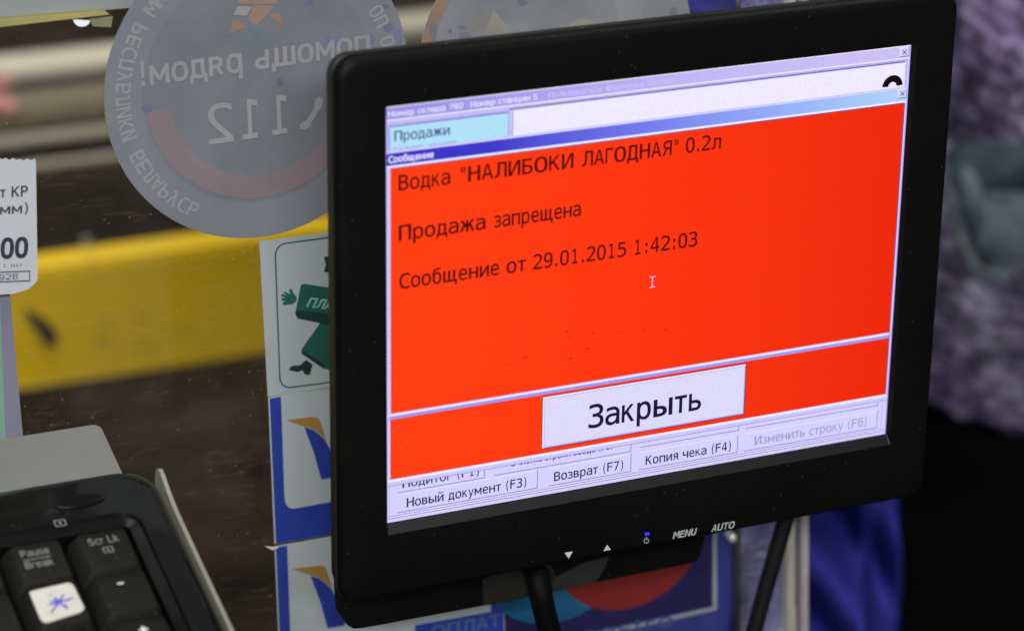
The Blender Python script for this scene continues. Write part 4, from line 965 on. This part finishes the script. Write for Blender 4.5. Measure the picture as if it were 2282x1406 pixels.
for s_ in (-1, 1):
    nn = [N_(s_ * .16, .02, 1.39, .078), N_(s_ * .23, .01, 1.27, .066), N_(s_ * .25, -.01, 1.17, .062), N_(s_ * .20, -.09, 1.185, .056), N_(s_ * .165, -.145, 1.20, .05)]
    skinned('sleeve', nn, [(i, i + 1) for i in range(4)], m_knit, pe, 3, (0.012, 0.02))
mb = MB(); lo = []
for h, rx, ry, ne in ((0.22, .20, .13, 3), (0.5, .205, .13, 3.5), (0.75, .215, .132, 4.5), (0.86, .215, .13, 4.5)):
    lo.append([(*PXY(*[q * (1 + 0.012 * math.sin(9 * a + i * 2)) for i, q in enumerate(sel(a, rx, ry, ne))]), Z(h)) for a in np.linspace(0, 2 * math.pi, 121)[:-1]])
mb.loft(lo, m_trous, False, True, True); mb.build('skirt', pe)
mb = MB()
for s_ in (-1, 1):
    lo = [[(*PXY(s_ * .10 + .048 * q * math.cos(a), -.035 + .13 * q * math.sin(a)), Z(z_)) for a in np.linspace(0, 2 * math.pi, 25)[:-1]] for q, z_ in ((1, .001), (1, .03), (.8, .07), (.4, .085))]
    mb.loft(lo, m_trous, True, True, True)
mb.build('shoes', pe)
# slanting pocket with a pale rim
m_pk = mat('grey_green_fleece', (0.11628, 0.13392, 0.16632), 0.9, 0.35, 60, 0.8, 300, spec=0.1)
m_pkd = mat('dark_teal_lining', (0.042, 0.06, 0.075), 0.9, 0.4, 60, 0.6, 300, spec=0.1)
from mathutils.bvhtree import BVHTree
kv = [v.co + knit.parent.location + knit.location for v in knit.data.vertices]
BV = BVHTree.FromPolygons(kv, [tuple(p.vertices) for p in knit.data.polygons])
def pk(x, y, d=0.0):
    r = Vector(ray(x, y)).normalized(); h_ = BV.ray_cast(Vector(CAM), r)
    return np.array(h_[0] + r * d) if h_[0] else atd(x, y, 1.4 + d)
def bulge_patch(mb, cxp, cyp, outline, m, dep, puff):
    n = len(outline); rings = []
    for t, d in ((1.0, dep + 0.012), (0.97, dep + .003), (0.85, dep), (0.6, dep - puff * .7), (0.3, dep - puff)):
        rings.append([pk(cxp + (x - cxp) * t, cyp + (y - cyp) * t, d) for x, y in outline])
    mb.loft(rings, m, False, True, True)
mb = MB()
ol = [(2098, 300), (2102, 360), (2112, 430), (2130, 500), (2152, 560), (2176, 606), (2210, 618), (2260, 616), (2330, 604), (2420, 590), (2440, 500), (2380, 430), (2300, 400), (2226, 400), (2160, 360), (2120, 310)]
bulge_patch(mb, 2230, 500, ol, m_pk, 0.0, 0.006); mb.build('pocket', pe)
ol = [(2110, 332), (2150, 318), (2220, 316), (2320, 322), (2360, 380), (2310, 425), (2245, 418), (2196, 424), (2204, 470), (2219, 530), (2216, 578), (2198, 594), (2176, 566), (2150, 495), (2128, 425)]
mb = MB(); cxl, cyl = 2170, 440
mb.loft([[pk(x, y, 0.004) for x, y in ol], [pk(x, y, -0.0055) for x, y in ol], [pk(cxl + (x - cxl) * .9, cyl + (y - cyl) * .9, -0.0072) for x, y in ol]], m_pkd, False, True, True); mb.build('pocket_lining', pe)
ol = [(2096, 300), (2103, 380), (2118, 450), (2138, 520), (2160, 575), (2184, 604), (2215, 612), (2260, 610)]
mb = MB(); mb.tube([pk(x, y, -0.004) for x, y in ol], [.0008, .0012, .0018, .0022, .0026, .0028, .0028, .0022], mat('pale_pocket_edge', (0.0896, 0.10528, 0.112), 0.9, 0.6, 140, 0.8, 300, spec=0.1), 12); mb.build('pocket_edge', pe)

# --- shopper's hand resting on the rails at the left edge
HY = YB + 0.20
h0 = ony(26, 216, HY)
hp = empty('person', h0 + np.array([-0.12, 0.01, -0.03])); tag(hp, 'person reaching in at the left edge, only pink fingertips showing over the rails', 'person')
HB = lambda dx, dy, dz: h0 + np.array([dx, dy, dz])
nodes = [(HB(-.115, .01, .018), (.022, .013)), (HB(-.085, .012, .020), (.032, .013)), (HB(-.155, .01, .016), (.026, .018)), (HB(-.25, .01, .02), .034), (HB(-.40, .02, .06), .042)]
ed = [(0, 1), (0, 2), (2, 3), (3, 4)]
def finger(root, base, mid, tip, r):
    i = len(nodes); nodes.extend([(HB(*base), r * 1.05), (HB(*mid), r), (HB(*[(m_ + t_) / 2 for m_, t_ in zip(mid, tip)]), r * .95), (HB(*tip), r * .8)])
    ed.extend([(root, i), (i, i + 1), (i + 1, i + 2), (i + 2, i + 3)])
finger(1, (-.068, -.012, .022), (-.030, -.014, .014), (0.0, -.014, 0.0), .0066)
finger(1, (-.066, .006, .024), (-.026, .004, .020), (.000, .004, .006), .0068)
finger(1, (-.068, .022, .020), (-.036, .022, .014), (-.012, .020, -.002), .0064)
finger(0, (-.076, .036, .014), (-.052, .038, .008), (-.034, .036, -.004), .0056)
finger(0, (-.090, -.022, .004), (-.062, -.032, -.006), (-.016, -.028, -.0165), .0068)
skinned('hand', nodes, ed, mat('pink_skin', (0.62, 0.27, 0.24), 0.5, 0.08, 40), hp)
mb = MB(); mb.tube([HB(-.23, .01, .02), HB(-.32, .015, .04), HB(-.45, .02, .07)], [.042, .046, .05], mat('dark_sleeve', (0.03, 0.03, 0.035), 0.9), 24); mb.build('sleeve', hp)

for o in bpy.data.objects:
    if '_o' in o: del o['_o']
